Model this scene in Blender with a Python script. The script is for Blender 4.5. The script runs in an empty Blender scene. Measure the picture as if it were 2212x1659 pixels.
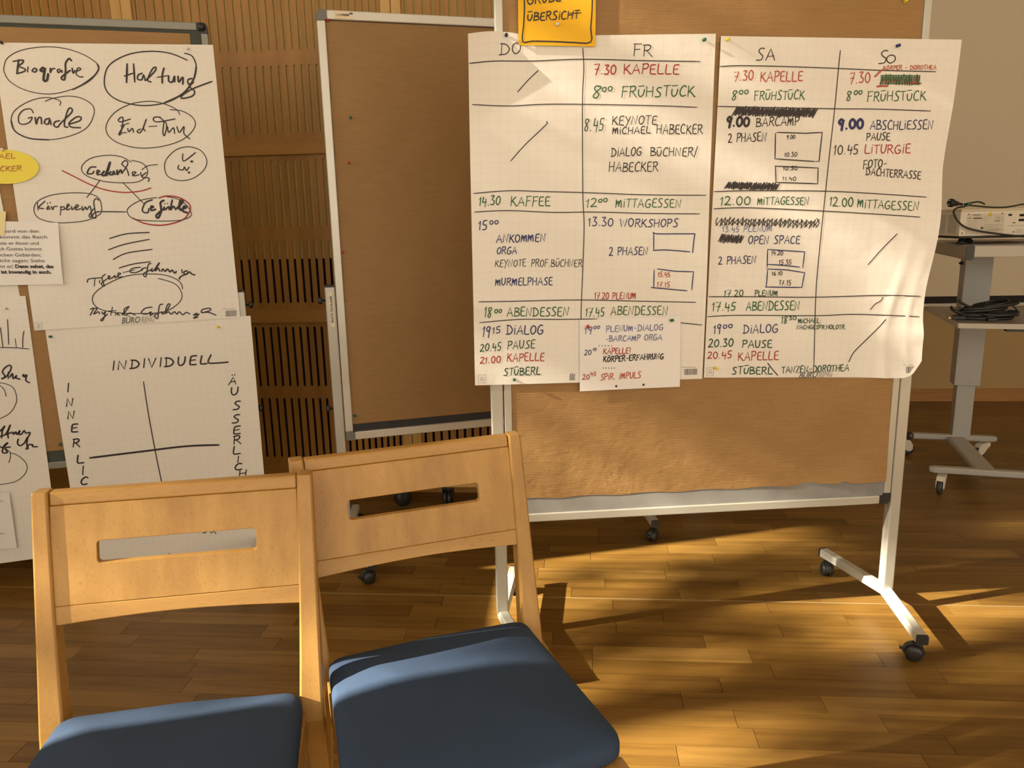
import bpy, bmesh, math, random
from mathutils import Vector, Matrix
R = math.radians
sc = bpy.context.scene
COL = sc.collection

# ------------------------------------------------------------ camera
F, PITCH, ROLL, CH = 1666.9, R(12.22), R(-1.295), 1.30
cd = bpy.data.cameras.new('camera'); cam = bpy.data.objects.new('camera', cd); COL.objects.link(cam)
cd.sensor_fit = 'HORIZONTAL'; cd.sensor_width = 36.0; cd.lens = F / 2212 * 36.0
cd.clip_start = 0.05; cd.clip_end = 200
fw = Vector((0, math.cos(PITCH), -math.sin(PITCH))); up0 = Vector((0, math.sin(PITCH), math.cos(PITCH))); rt0 = Vector((1, 0, 0))
ax = rt0 * math.cos(ROLL) + up0 * math.sin(ROLL); ay = -rt0 * math.sin(ROLL) + up0 * math.cos(ROLL)
m = Matrix((ax, ay, -fw)).transposed().to_4x4(); m.translation = (0, 0, CH)
cam.matrix_world = m
sc.camera = cam

# ------------------------------------------------------------ light: daylight sky through the windows, low sun from the left
AZ = R(13.4); EL = R(26.6)
world = bpy.data.worlds.new('daylight'); sc.world = world; world.use_nodes = True
wn = world.node_tree.nodes; bgn = wn['Background']
bgn.inputs[0].default_value = (1.0, 0.88, 0.70, 1); bgn.inputs[1].default_value = 2.45
sd_ = bpy.data.lights.new('sun', 'SUN'); sun = bpy.data.objects.new('sun', sd_); COL.objects.link(sun)
sd_.energy = 27.0; sd_.angle = R(0.53); sd_.color = (1.0, 0.87, 0.66)
sdir = Vector((math.cos(AZ) * math.cos(EL), math.sin(AZ) * math.cos(EL), -math.sin(EL)))
sun.rotation_euler = sdir.to_track_quat('-Z', 'Y').to_euler(); sun.location = (-12, -3, 8)
vs = sc.view_settings; sc.display_settings.display_device = 'sRGB'
vs.view_transform = 'Standard'; vs.look = 'None'; vs.gamma = 1.0; vs.use_curve_mapping = False
vs.exposure = 0.0

# ------------------------------------------------------------ helpers
def ray(px, py):
    X = px - 1106; Y = py - 829.5
    c, s = math.cos(ROLL), math.sin(ROLL)
    x = X * c + Y * s; y = -X * s + Y * c
    return rt0 * x + fw * F + up0 * (-y)
def at_z(px, py, z):
    d = ray(px, py); t = (z - CH) / d.z
    return Vector((0, 0, CH)) + d * t
def link(o, parent=None):
    COL.objects.link(o)
    if parent is not None: o.parent = parent
    return o
def tag(o, label=None, cat=None, group=None, kind=None):
    if label: o['label'] = label
    if cat: o['category'] = cat
    if group: o['group'] = group
    if kind: o['kind'] = kind
    return o
def empty(name, loc=(0, 0, 0), rz=0.0, label=None, cat=None, group=None, kind=None):
    o = bpy.data.objects.new(name, None); o.empty_display_size = 0.05; COL.objects.link(o)
    o.location = loc; o.rotation_euler = (0, 0, rz)
    return tag(o, label, cat, group, kind)

class MB:
    def __init__(s): s.v = []; s.f = []; s.sm = []
    def add(s, vs_, fs, smooth=False):
        b = len(s.v); s.v += [tuple(p) for p in vs_]
        for f in fs: s.f.append([i + b for i in f]); s.sm.append(smooth)
        return s
    def box(s, a, b, M=None):
        x0, y0, z0 = a; x1, y1, z1 = b
        P = [Vector(p) for p in ((x0,y0,z0),(x1,y0,z0),(x1,y1,z0),(x0,y1,z0),(x0,y0,z1),(x1,y0,z1),(x1,y1,z1),(x0,y1,z1))]
        if M is not None: P = [M @ p for p in P]
        return s.add(P, [(0,3,2,1),(4,5,6,7),(0,1,5,4),(1,2,6,5),(2,3,7,6),(3,0,4,7)])
    def prism(s, pts, d0, d1, axis='y', smooth=False):
        # pts 2D outline; axis = extrusion axis
        def mk(p, d):
            return {'y': (p[0], d, p[1]), 'z': (p[0], p[1], d), 'x': (d, p[0], p[1])}[axis]
        n = len(pts); V = [mk(p, d0) for p in pts] + [mk(p, d1) for p in pts]
        fs = [tuple(range(n))[::-1], tuple(range(n, 2*n))]
        s.add(V, fs); b = len(s.v) - 2*n
        for i in range(n):
            j = (i+1) % n; s.f.append([b+i, b+j, b+n+j, b+n+i]); s.sm.append(smooth)
        return s
    def loft(s, rings, cap=True, smooth=True, closed=True):
        n = len(rings[0]); V = [p for r in rings for p in r]; fs = []
        for k in range(len(rings)-1):
            for i in range(n if closed else n-1):
                j = (i+1) % n; fs.append((k*n+i, k*n+j, (k+1)*n+j, (k+1)*n+i))
        b = len(s.v); s.add(V, fs, smooth)
        if cap:
            s.f.append([b+i for i in range(n)][::-1]); s.sm.append(False)
            e = b + (len(rings)-1)*n; s.f.append([e+i for i in range(n)]); s.sm.append(False)
        return s
    def lathe(s, prof, M=None, n=16, smooth=True):
        rings = []
        for r, h in prof:
            ring = [Vector((r*math.cos(2*math.pi*i/n), r*math.sin(2*math.pi*i/n), h)) for i in range(n)]
            if M is not None: ring = [M @ p for p in ring]
            rings.append(ring)
        return s.loft(rings, smooth=smooth)
    def tube(s, pts, r, n=8, cap=True):
        pts = [Vector(p) for p in pts]; rings = []; prev = None
        for i, p in enumerate(pts):
            t = (pts[min(i+1, len(pts)-1)] - pts[max(i-1, 0)]).normalized()
            if prev is None:
                a = Vector((0,0,1)) if abs(t.z) < .9 else Vector((1,0,0)); u = t.cross(a).normalized()
            else: u = (prev - t * prev.dot(t)).normalized()
            w = t.cross(u); prev = u
            rr = r[i] if isinstance(r, (list, tuple)) else r
            rings.append([p + u*rr*math.cos(2*math.pi*k/n) + w*rr*math.sin(2*math.pi*k/n) for k in range(n)])
        return s.loft(rings, cap=cap)
    def mesh(s, name, mat):
        me = bpy.data.meshes.new(name); me.from_pydata(s.v, [], s.f)
        me.polygons.foreach_set('use_smooth', s.sm)
        for mm in (mat if isinstance(mat, (list, tuple)) else [mat]): me.materials.append(mm)
        me.update(); return me
    def build(s, name, mat, parent=None, bevel=0, seg=2, recalc=True):
        me = s.mesh(name, mat)
        if recalc or bevel:
            bm = bmesh.new(); bm.from_mesh(me); bmesh.ops.recalc_face_normals(bm, faces=bm.faces)
            if bevel:
                es = [e for e in bm.edges if len(e.link_faces) == 2 and e.calc_face_angle(0) > R(35)]
                bmesh.ops.bevel(bm, geom=es, offset=bevel, segments=seg, profile=0.5, affect='EDGES', clamp_overlap=True)
            bm.to_mesh(me); bm.free()
        o = bpy.data.objects.new(name, me)
        return link(o, parent)
def bx(name, a, b, mat, parent=None, bevel=0, seg=2):
    return MB().box(a, b).build(name, mat, parent, bevel, seg)
def rrect(x0, y0, x1, y1, r, n=4):
    P = []
    for cx, cy, a0 in ((x1-r, y1-r, 0), (x0+r, y1-r, 90), (x0+r, y0+r, 180), (x1-r, y0+r, 270)):
        for k in range(n+1):
            a = R(a0 + 90*k/n); P.append((cx + r*math.cos(a), cy + r*math.sin(a)))
    return P
def catmull(P, sub=6, closed=False):
    if len(P) < 3: return list(P)
    out = []; n = len(P)
    for i in range(n-1):
        p0 = P[max(i-1, 0)]; p1 = P[i]; p2 = P[i+1]; p3 = P[min(i+2, n-1)]
        for k in range(sub):
            t = k/sub; t2 = t*t; t3 = t2*t
            out.append(tuple(0.5*((2*b) + (-a+c)*t + (2*a-5*b+4*c-d)*t2 + (-a+3*b-3*c+d)*t3) for a, b, c, d in zip(p0, p1, p2, p3)))
    out.append(tuple(P[-1])); return out

# ------------------------------------------------------------ materials
class NT:
    def __init__(s, name):
        s.m = bpy.data.materials.new(name); s.m.use_nodes = True; s.t = s.m.node_tree; s.N = s.t.nodes; s.L = s.t.links
        s.b = s.N['Principled BSDF']
    def n(s, typ, **kw):
        nd = s.N.new(typ)
        for k, v in kw.items():
            if k.startswith('i_'): nd.inputs[k[2:].replace('_', ' ')].default_value = v
            else: setattr(nd, k, v)
        return nd
    def l(s, a, b): s.L.new(a, b)
    def coords(s, scale=(1,1,1), kind='Object', rnd=False):
        tc = s.n('ShaderNodeTexCoord'); mp = s.n('ShaderNodeMapping'); mp.inputs['Scale'].default_value = scale
        if rnd:
            oi = s.n('ShaderNodeObjectInfo'); mu = s.n('ShaderNodeMath', operation='MULTIPLY'); mu.inputs[1].default_value = 37.0
            cx = s.n('ShaderNodeCombineXYZ'); s.l(oi.outputs['Random'], mu.inputs[0])
            for i in range(3): s.l(mu.outputs[0], cx.inputs[i])
            ad = s.n('ShaderNodeVectorMath', operation='ADD'); s.l(tc.outputs[kind], ad.inputs[0]); s.l(cx.outputs[0], ad.inputs[1]); s.l(ad.outputs[0], mp.inputs['Vector'])
        else: s.l(tc.outputs[kind], mp.inputs['Vector'])
        return mp.outputs[0]
    def noise(s, vec, scale, detail=3, rough=.5):
        nd = s.n('ShaderNodeTexNoise'); nd.inputs['Scale'].default_value = scale; nd.inputs['Detail'].default_value = detail; nd.inputs['Roughness'].default_value = rough
        s.l(vec, nd.inputs['Vector']); return nd.outputs['Fac']
    def ramp(s, fac, stops):
        r = s.n('ShaderNodeValToRGB'); e = r.color_ramp.elements
        while len(e) < len(stops): e.new(0.5)
        for el, (p, c) in zip(e, stops): el.position = p; el.color = (*c, 1) if len(c) == 3 else c
        s.l(fac, r.inputs[0]); return r.outputs[0]
    def mix(s, fac, a, b, mode='MIX'):
        mx = s.n('ShaderNodeMix', data_type='RGBA', blend_type=mode)
        for sock, v in ((mx.inputs[0], fac), (mx.inputs[6], a), (mx.inputs[7], b)):
            if hasattr(v, 'links'): s.l(v, sock)
            elif isinstance(v, (int, float)): sock.default_value = v
            else: sock.default_value = (*v, 1)
        return mx.outputs[2]
    def bump(s, h, strength=.3, dist=.001):
        b = s.n('ShaderNodeBump'); b.inputs['Strength'].default_value = strength; b.inputs['Distance'].default_value = dist
        s.l(h, b.inputs['Height']); s.l(b.outputs[0], s.b.inputs['Normal'])
    def base(s, c):
        if hasattr(c, 'links'): s.l(c, s.b.inputs['Base Color'])
        else: s.b.inputs['Base Color'].default_value = (*c, 1)
    def set(s, rough=.5, metal=0, spec=.5, sheen=0, coat=0):
        s.b.inputs['Roughness'].default_value = rough; s.b.inputs['Metallic'].default_value = metal
        s.b.inputs['Specular IOR Level'].default_value = spec; s.b.inputs['Sheen Weight'].default_value = sheen
        s.b.inputs['Coat Weight'].default_value = coat
        return s
def plain(name, c, rough=.5, metal=0, spec=.5, var=0.0):
    t = NT(name); t.set(rough, metal, spec)
    if var:
        f = t.noise(t.coords(), 9, 3); t.base(t.mix(f, tuple(x*(1-var) for x in c), tuple(min(1, x*(1+var)) for x in c)))
    else: t.base(c)
    return t.m
def woodmat(name, axis, dark, mid, light, rough=.42, flecks=True, scale=1.0, coat=0.0):
    t = NT(name); t.set(rough, coat=coat)
    st = [14*scale]*3; st['xyz'.index(axis)] = 1.2*scale
    v = t.coords(tuple(st), rnd=True)
    f = t.noise(v, 1.6, 4, .55)
    col = t.ramp(f, [(.28, dark), (.5, mid), (.72, light)])
    st2 = [620*scale]*3; st2['xyz'.index(axis)] = 75*scale
    v2 = t.coords(tuple(st2), rnd=True)
    g = t.noise(v2, 1.0, 2, .6)
    fl = t.ramp(g, [(.30, (.80,.76,.70)), (.42, (1,1,1))])
    col = t.mix(1.0 if flecks else .5, col, fl, 'MULTIPLY')
    t.base(col); t.bump(g, .12, .0006)
    return t.m
M_ = {}
BD, BM_, BL = (.345,.184,.046), (.42,.233,.060), (.495,.285,.080)
for a in 'xz': M_['beech_'+a] = woodmat('beech_'+a, a, BD, BM_, BL, .4)
M_['beech_panel'] = woodmat('beech_panel', 'z', (.345,.182,.043), (.43,.24,.062), (.515,.298,.086), .42, scale=.8)
M_['wall_wood'] = woodmat('wall_wood', 'z', (.31,.148,.028), (.38,.188,.037), (.44,.225,.05), .45, scale=.7)
M_['rail_wood'] = woodmat('rail_wood', 'x', (.36,.175,.035), (.43,.215,.045), (.49,.255,.06), .45, scale=.7)
M_['stile_wood'] = woodmat('stile_wood', 'z', (.56,.34,.10), (.62,.39,.125), (.68,.43,.15), .45)
M_['backing'] = plain('backing_board', (.44,.33,.12), .8, var=.15)
M_['cavity'] = plain('dark_cavity', (.02,.012,.008), .9)
# parquet: one colour per strip
t = NT('parquet'); t.set(.38, spec=.35)
oi = t.n('ShaderNodeObjectInfo'); geo = t.n('ShaderNodeNewGeometry'); ad = t.n('ShaderNodeMath', operation='ADD'); fr = t.n('ShaderNodeMath', operation='FRACT')
t.l(oi.outputs['Random'], ad.inputs[0]); t.l(geo.outputs['Random Per Island'], ad.inputs[1]); t.l(ad.outputs[0], fr.inputs[0])
tone = t.ramp(fr.outputs[0], [(0, (.150,.078,.0165)), (.35, (.18,.096,.0205)), (.7, (.205,.11,.024)), (1, (.25,.142,.036))])
tc = t.n('ShaderNodeTexCoord'); mp = t.n('ShaderNodeMapping'); mp.inputs['Scale'].default_value = (1.4, 22, 22)
cx = t.n('ShaderNodeCombineXYZ'); mu = t.n('ShaderNodeMath', operation='MULTIPLY'); mu.inputs[1].default_value = 40
t.l(fr.outputs[0], mu.inputs[0]); t.l(mu.outputs[0], cx.inputs[0]); t.l(mu.outputs[0], cx.inputs[2])
av = t.n('ShaderNodeVectorMath', operation='ADD'); t.l(tc.outputs['Object'], av.inputs[0]); t.l(cx.outputs[0], av.inputs[1]); t.l(av.outputs[0], mp.inputs[0])
gr = t.noise(mp.outputs[0], 1.5, 5, .6)
gc = t.ramp(gr, [(.28, (.62,.58,.52)), (.5, (1,1,1)), (.75, (1.22,1.24,1.26))])
t.base(t.mix(1.0, tone, gc, 'MULTIPLY')); t.bump(gr, .06, .0008)
M_['parquet'] = t.m
M_['inlay'] = plain('maple_inlay', (.30,.21,.09), .4)
M_['joint'] = plain('joint_dark', (.07,.03,.01), .9)
# kraft paper: ribbing and crumples
t = NT('kraft'); t.set(.55, spec=.35)
v = t.coords((1, 1, 1)); f = t.noise(v, 5, 4, .55)
v2 = t.coords((3, 3, 60)); g = t.noise(v2, 4, 3)
c = t.mix(f, (.275,.155,.054), (.36,.212,.082)); c = t.mix(.22, c, t.ramp(g, [(.3, (.23,.13,.048)), (.7, (.42,.265,.115))])); t.base(c)
wv = t.n('ShaderNodeTexWave', wave_type='BANDS', bands_direction='Z'); wv.inputs['Scale'].default_value = 62; wv.inputs['Distortion'].default_value = .3; t.l(t.coords(), wv.inputs['Vector'])
f2 = t.noise(t.coords((1,1,1)), 9, 5, .6)
a1 = t.n('ShaderNodeMath', operation='MULTIPLY'); a1.inputs[1].default_value = .10; t.l(wv.outputs['Fac'], a1.inputs[0])
a2 = t.n('ShaderNodeMath', operation='MULTIPLY_ADD'); a2.inputs[1].default_value = 2.2; t.l(f2, a2.inputs[0]); t.l(a1.outputs[0], a2.inputs[2])
t.bump(a2.outputs[0], .55, .005)
M_['kraft'] = t.m
# flip chart paper with pale printed squares (UV in squares)
def papermat(name, grid=True, c=(.80,.79,.76), wrinkle=.35):
    t = NT(name); t.set(.6, spec=.3)
    if grid:
        uv = t.n('ShaderNodeUVMap'); sx = t.n('ShaderNodeSeparateXYZ'); t.l(uv.outputs[0], sx.inputs[0]); outs = []
        for i in (0, 1):
            fr = t.n('ShaderNodeMath', operation='FRACT'); t.l(sx.outputs[i], fr.inputs[0])
            lt = t.n('ShaderNodeMath', operation='LESS_THAN'); lt.inputs[1].default_value = .07; t.l(fr.outputs[0], lt.inputs[0]); outs.append(lt.outputs[0])
        mx = t.n('ShaderNodeMath', operation='MAXIMUM'); t.l(outs[0], mx.inputs[0]); t.l(outs[1], mx.inputs[1])
        t.base(t.mix(mx.outputs[0], c, tuple(x*k for x, k in zip(c, (.945,.945,.94)))))
    else: t.base(c)
    f = t.noise(t.coords(), 6, 4, .55); t.bump(f, wrinkle, .012)
    t.b.inputs['Transmission Weight'].default_value = 0
    return t.m
M_['chart'] = papermat('flip_chart_paper'); M_['sheet'] = papermat('white_paper', False, (.82,.82,.83), .2)
M_['card_orange'] = papermat('card_orange', False, (.86,.50,.02), .08)
M_['card_yellow'] = papermat('card_yellow', False, (.83,.74,.10), .08)
M_['sticky'] = papermat('sticky_pale', False, (.80,.74,.42), .05)
for n, c in dict(black=(.022,.014,.016), blackpen=(.03,.022,.02), red=(.36,.02,.015), redpale=(.44,.07,.035), green=(.02,.11,.03), dgreen=(.012,.07,.03), blue=(.015,.02,.12), bluepale=(.14,.17,.36), grey=(.16,.15,.15), greylight=(.42,.41,.40), brownred=(.42,.12,.05), purple=(.10,.07,.28)).items():
    M_['ink_'+n] = plain('ink_'+n, c, .55)
for n, c in dict(black=(.015,.015,.015), green=(.01,.13,.07), white=(.75,.73,.68), yellow=(.85,.70,.03), blue=(.01,.02,.15), red=(.55,.02,.01)).items():
    M_['pin_'+n] = plain('pin_'+n, c, .3)
M_['alu'] = plain('aluminium', (.48,.475,.43), .38, metal=.35, var=.05)
M_['alu_dark'] = plain('aluminium_dark', (.23,.23,.205), .4, metal=.3, var=.05)
M_['alu_brushed'] = plain('aluminium_brushed', (.60,.58,.52), .35, metal=.35, var=.06)
M_['white_metal'] = plain('white_coated_metal', (.52,.525,.48), .35, var=.03)
M_['felt_grey'] = plain('felt_grey', (.25,.25,.245), .95, var=.35)
M_['felt_dark'] = plain('felt_dark', (.045,.045,.05), .95, var=.2)
M_['felt_green'] = plain('felt_dark_green', (.06,.07,.06), .95, var=.2)
M_['plastic_grey'] = plain('plastic_grey', (.17,.17,.165), .5)
M_['plastic_black'] = plain('plastic_black', (.018,.02,.02), .38)
M_['rubber'] = plain('rubber_grey', (.045,.048,.048), .5)
M_['cart'] = plain('cart_grey_metal', (.40,.40,.38), .4, var=.04)
M_['cart_light'] = plain('cart_pale_edge', (.52,.50,.44), .45)
M_['laminate'] = plain('grey_laminate', (.30,.27,.25), .45, var=.04)
M_['projector'] = plain('projector_shell', (.72,.68,.60), .45)
M_['screen'] = plain('screen_fabric', (.66,.60,.47), .85)
M_['screen_black'] = plain('screen_border', (.012,.012,.012), .8)
M_['plaster'] = plain('plaster_ochre', (.42,.30,.14), .9, var=.04)
M_['plaster_white'] = plain('plaster_pale', (.66,.58,.46), .9, var=.02)
M_['skirting'] = woodmat('skirting_wood', 'x', (.30,.14,.035), (.36,.175,.05), (.42,.21,.065), .4)
M_['green_tie'] = plain('green_tie', (.03,.22,.08), .5)
M_['leaf'] = plain('leaf', (.07,.12,.03), .6); M_['bark'] = plain('bark', (.12,.09,.06), .9)
M_['ground'] = plain('gravel', (.30,.28,.24), .95, var=.2)
# upholstery
t = NT('blue_upholstery'); t.set(.85, spec=.2, sheen=.0)
n1 = t.noise(t.coords(), 900, 2, .7); n2 = t.noise(t.coords(), 60, 3)
c = t.mix(n1, (.021,.040,.080), (.050,.085,.165)); t.base(c); t.bump(n1, .35, .0012)
M_['fabric'] = t.m
# ------------------------------------------------------------ the room (turned 5 degrees)
RY = R(-5.0); RM = Matrix.Rotation(RY, 4, 'Z'); RI = RM.inverted()
def room_px(px, py, Yv):
    o = RI @ Vector((0, 0, CH)); d = (RI.to_3x3() @ ray(px, py)); t = (Yv - o.y) / d.y
    return o + d * t
def srt(name, mb_or_obj, mat=None):
    o = mb_or_obj.build(name, mat) if isinstance(mb_or_obj, MB) else mb_or_obj
    o.rotation_euler = (0, 0, RY); tag(o, kind='structure'); return o
XL, XR, YB, YW, YR, ZC = -3.0, 6.5, -4.0, 3.52, 5.38, 4.2
floor = srt('floor', MB().box((XL-.2, YB-.2, -.14), (XR+.2, YR+.3, -.0135)), M_['joint'])
srt('ceiling', MB().box((XL-.2, YB-.2, ZC), (XR+.2, YR+.3, ZC+.15)), M_['plaster_white'])
# left wall with tall windows, pier between them; wall behind the photographer with a window front
wl = MB(); W1 = (.195, 1.82); W2 = (-3.7, -.45); SILL, HEAD = .85, 3.9
wl.box((XL-.22, YB, 0), (XL, YR+.3, SILL)); wl.box((XL-.22, YB, HEAD), (XL, YR+.3, ZC))
for a, b in ((YB, W2[0]), (W2[1], W1[0]), (W1[1], YR+.3)): wl.box((XL-.22, a, SILL), (XL, b, HEAD))
srt('wall_left', wl, M_['plaster_white'])
wb = MB(); WB = (-2.6, 6.0)
wb.box((XL-.2, YB-.22, 0), (XR, YB, .3)); wb.box((XL-.2, YB-.22, 3.9), (XR, YB, ZC)); wb.box((XL-.2, YB-.22, .3), (WB[0], YB, 3.9)); wb.box((WB[1], YB-.22, .3), (XR, YB, 3.9))
srt('wall_back', wb, M_['plaster_white'])
def window(name, axis, a, b, z0, z1, at, n):
    f = MB(); w = .06
    def bar(p0, p1, q0, q1):
        if axis == 'x': f.box((at-.03, p0, q0), (at+.03, p1, q1))
        else: f.box((p0, at-.03, q0), (p1, at+.03, q1))
    bar(a, b, z0, z0+w); bar(a, b, z1-w, z1)
    for k in range(n+1):
        c = a + (b-a)*k/n; bar(max(a, c-w/2), min(b, c+w/2), z0+w, z1-w)
    srt(name, f, M_['white_metal'])
window('window_1', 'x', W1[0], W1[1], SILL, HEAD, XL-.14, 1)
window('window_2', 'x', W2[0], W2[1], SILL, HEAD, XL-.14, 2)
window('window_3', 'y', WB[0], WB[1], .3, 3.9, YB-.14, 5)
srt('wall_right', MB().box((XR, YB-.2, 0), (XR+.2, YR+.3, ZC)), M_['plaster_white'])
XE = .62   # the timber wall ends here and the room steps back
srt('wall_front', MB().box((XE, YR, 0), (XR, YR+.2, ZC)), M_['plaster'])
srt('baseboard_front', MB().box((XE+.05, YR-.016, 0), (XR, YR, .085)), M_['skirting'])
srt('wall_return', MB().box((XE-.10, YW+.02, 0), (XE, YR, ZC)), M_['plaster_white'])
# timber acoustic wall: backing, rails, stiles and slotted panels
tw = srt('wall_timber', MB().box((XL, YW+.045, 0), (XE-.1, YW+.12, ZC)), M_['cavity'])
def wz(py, px=600): return room_px(px, py, YW).z
def wx(px, py=20): return room_px(px, py, YW).x
zb_split = wz(560)
bx('backing_board', (XL, YW+.0075, zb_split), (XE-.1, YW+.016, ZC), M_['backing'], tw)
railz = [(wz(697), wz(667)), (wz(335), wz(303)), (wz(110)+.82, wz(110)+.90), (-.0, wz(1003))]
for a, b in railz:
    bx('rail', (XL, YW-.012, a), (XE-.1, YW+.018, b), M_['rail_wood'], tw, .002)
st = [(wx(240), wx(285)), (wx(822), wx(866)), (XE-.16, XE-.10)]
for a, b in st:
    bx('stile', (a, YW-.006, 0), (a+(b-a)*.48, YW+.018, ZC), M_['stile_wood'], tw, .002)
    bx('stile', (a+(b-a)*.52, YW-.010, 0), (b, YW+.018, ZC), M_['stile_wood'], tw, .002)
fields = [(railz[3][1], railz[0][0], [(wz(988), wz(860)), (wz(835), wz(706))]),
          (railz[0][1], railz[1][0], [(wz(655), wz(520)), (wz(491), wz(345))]),
          (railz[1][1], railz[2][0], [(wz(290), wz(141)), (wz(110), wz(110)+.74)]),
          (railz[2][1], ZC, [(railz[2][1]+.05, railz[2][1]+.4), (railz[2][1]+.46, railz[2][1]+.8)])]
spans = [(XL, st[0][0], .051, .037), (st[0][1], st[1][0], .043, .029), (st[1][1], st[2][0], .039, .029)]
def slotted(x0, x1, z0, z1, rows, p0, p1, d=.0072, w=.0118):
    mb = MB(); xs = [x0]; x = x0
    while x < x1 - .02:
        p = p0 + (p1-p0)*(x-x0)/(x1-x0); x += p; xs.append(min(x, x1))
    xs[-1] = x1
    zs = [z0] + [(rows[i][1] + rows[i+1][0])/2 for i in range(len(rows)-1)] + [z1]
    n = 4; r = w/2
    for a, b in zip(xs[:-1], xs[1:]):
        c = (a+b)/2
        for ri, (s0, s1) in enumerate(rows):
            q0, q1 = zs[ri], zs[ri+1]
            arcT = [(c + r*math.cos(math.pi*k/n), s1 - r + r*math.sin(math.pi*k/n)) for k in range(n+1)]     # right to left
            arcB = [(c - r*math.cos(math.pi*k/n), s0 + r - r*math.sin(math.pi*k/n)) for k in range(n+1)]     # left to right
            def quad(P): mb.add([(p[0], YW, p[1]) for p in P], [tuple(range(len(P)))])
            if b - a > .5*p1 + w:
                quad([(a, q0), (c-r, q0), (c-r, q1), (a, q1)]); quad([(c+r, q0), (b, q0), (b, q1), (c+r, q1)])
                for k in range(n):
                    quad([arcT[k+1], arcT[k], (arcT[k][0], q1), (arcT[k+1][0], q1)])
                    quad([(arcB[k][0], q0), (arcB[k+1][0], q0), arcB[k+1], arcB[k]])
                ring = arcT + arcB; m_ = len(ring)
                for k in range(m_):
                    p, q = ring[k], ring[(k+1) % m_]
                    mb.add([(p[0], YW, p[1]), (q[0], YW, q[1]), (q[0], YW+d, q[1]), (p[0], YW+d, p[1])], [(0, 1, 2, 3)])
            else: quad([(a, q0), (b, q0), (b, q1), (a, q1)])
    mb.build('slotted_panel', M_['wall_wood'], tw, recalc=False)
for x0, x1, p0, p1 in spans:
    for z0, z1, rows in fields: slotted(x0, x1, z0, z1, rows, p0, p1)

# parquet strips
rng = random.Random(5)
PW, PL, GAP = .075, .47, .0014
inl = RI @ at_z(103*0+1180, 1290, 0); Y0 = inl.y + .004
rows = []; y = Y0
while y < YR: rows.append((y, y+PW)); y += PW
y = Y0 - .008
while y > YB + .1: rows.append((y-PW, y)); y -= PW
vis = []; rest = []
def seen(c):
    w = RM @ Vector((c[0], c[1], 0)); d = Vector((w.x, w.y, -CH)); zc = d.dot(fw)
    if zc < .3: return None
    px = 1106 + F*d.dot(ax)/zc; py = 829.5 - F*d.dot(ay)/zc
    if -120 < px < 2330 and 900 < py < 1780: return zc
    return None
for (a, b) in rows:
    x = XL - rng.random()*PL
    while x < XR:
        ln = PL * rng.choice((.8, 1, 1, 1.1, 1.25)); x1 = min(x+ln, XR)
        x0 = max(x, XL)
        if x1 - x0 > .03:
            zc = seen(((x0+x1)/2, (a+b)/2))
            (vis if zc else rest).append((zc or 99, x0, x1, min(a, YR), min(b, YR)))
        x = x1 if x1 < XR else XR
vis.sort(); rest += vis[300:]; vis = vis[:300]
for zc, x0, x1, a, b in vis:
    cx_, cy_ = (x0+x1)/2, (a+b)/2; hx, hy = (x1-x0)/2-GAP/2, (b-a)/2-GAP/2
    o = MB().box((-hx, -hy, -.013), (hx, hy, 0)).build('plank', M_['parquet'], floor, recalc=False); o.location = (cx_, cy_, 0)
pm = MB()
for zc, x0, x1, a, b in rest: pm.box((x0+GAP/2, a+GAP/2, -.013), (x1-GAP/2, b-GAP/2, 0))
tag(pm.build('planks_beyond', M_['parquet'], floor, recalc=False), kind='stuff')
bx('inlay_strip', (XL, Y0-.008+.0005, -.013), (XR, Y0-.0005, .0001), M_['inlay'], floor)

# projection screen in front of the far wall
YS = YR - .06
ps = empty('projection_screen', RM @ Vector((3.6, YS, 0)), RY, 'large pale pull-down projection screen with black lower border on the far wall', 'screen')
def lx(x): return x - 3.6
sz = [room_px(2010, q, YS).z for q in (663, 655.5, 640.5)]
bx('screen_fabric', (lx(1.9), -.002, sz[2]), (lx(5.0), .002, 3.2), M_['screen'], ps)
bx('border', (lx(1.9), -.003, sz[1]), (lx(5.0), .003, sz[2]), M_['screen_black'], ps)
bx('bottom_bar', (lx(1.88), -.012, sz[0]), (lx(5.02), .014, sz[1]), M_['cart_light'], ps, .003)
MB().lathe([(.04, 0), (.04, 3.3)], Matrix.Translation((lx(1.8), 0, 3.26)) @ Matrix.Rotation(R(90), 4, 'Y')).build('roller_case', M_['white_metal'], ps)

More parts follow.
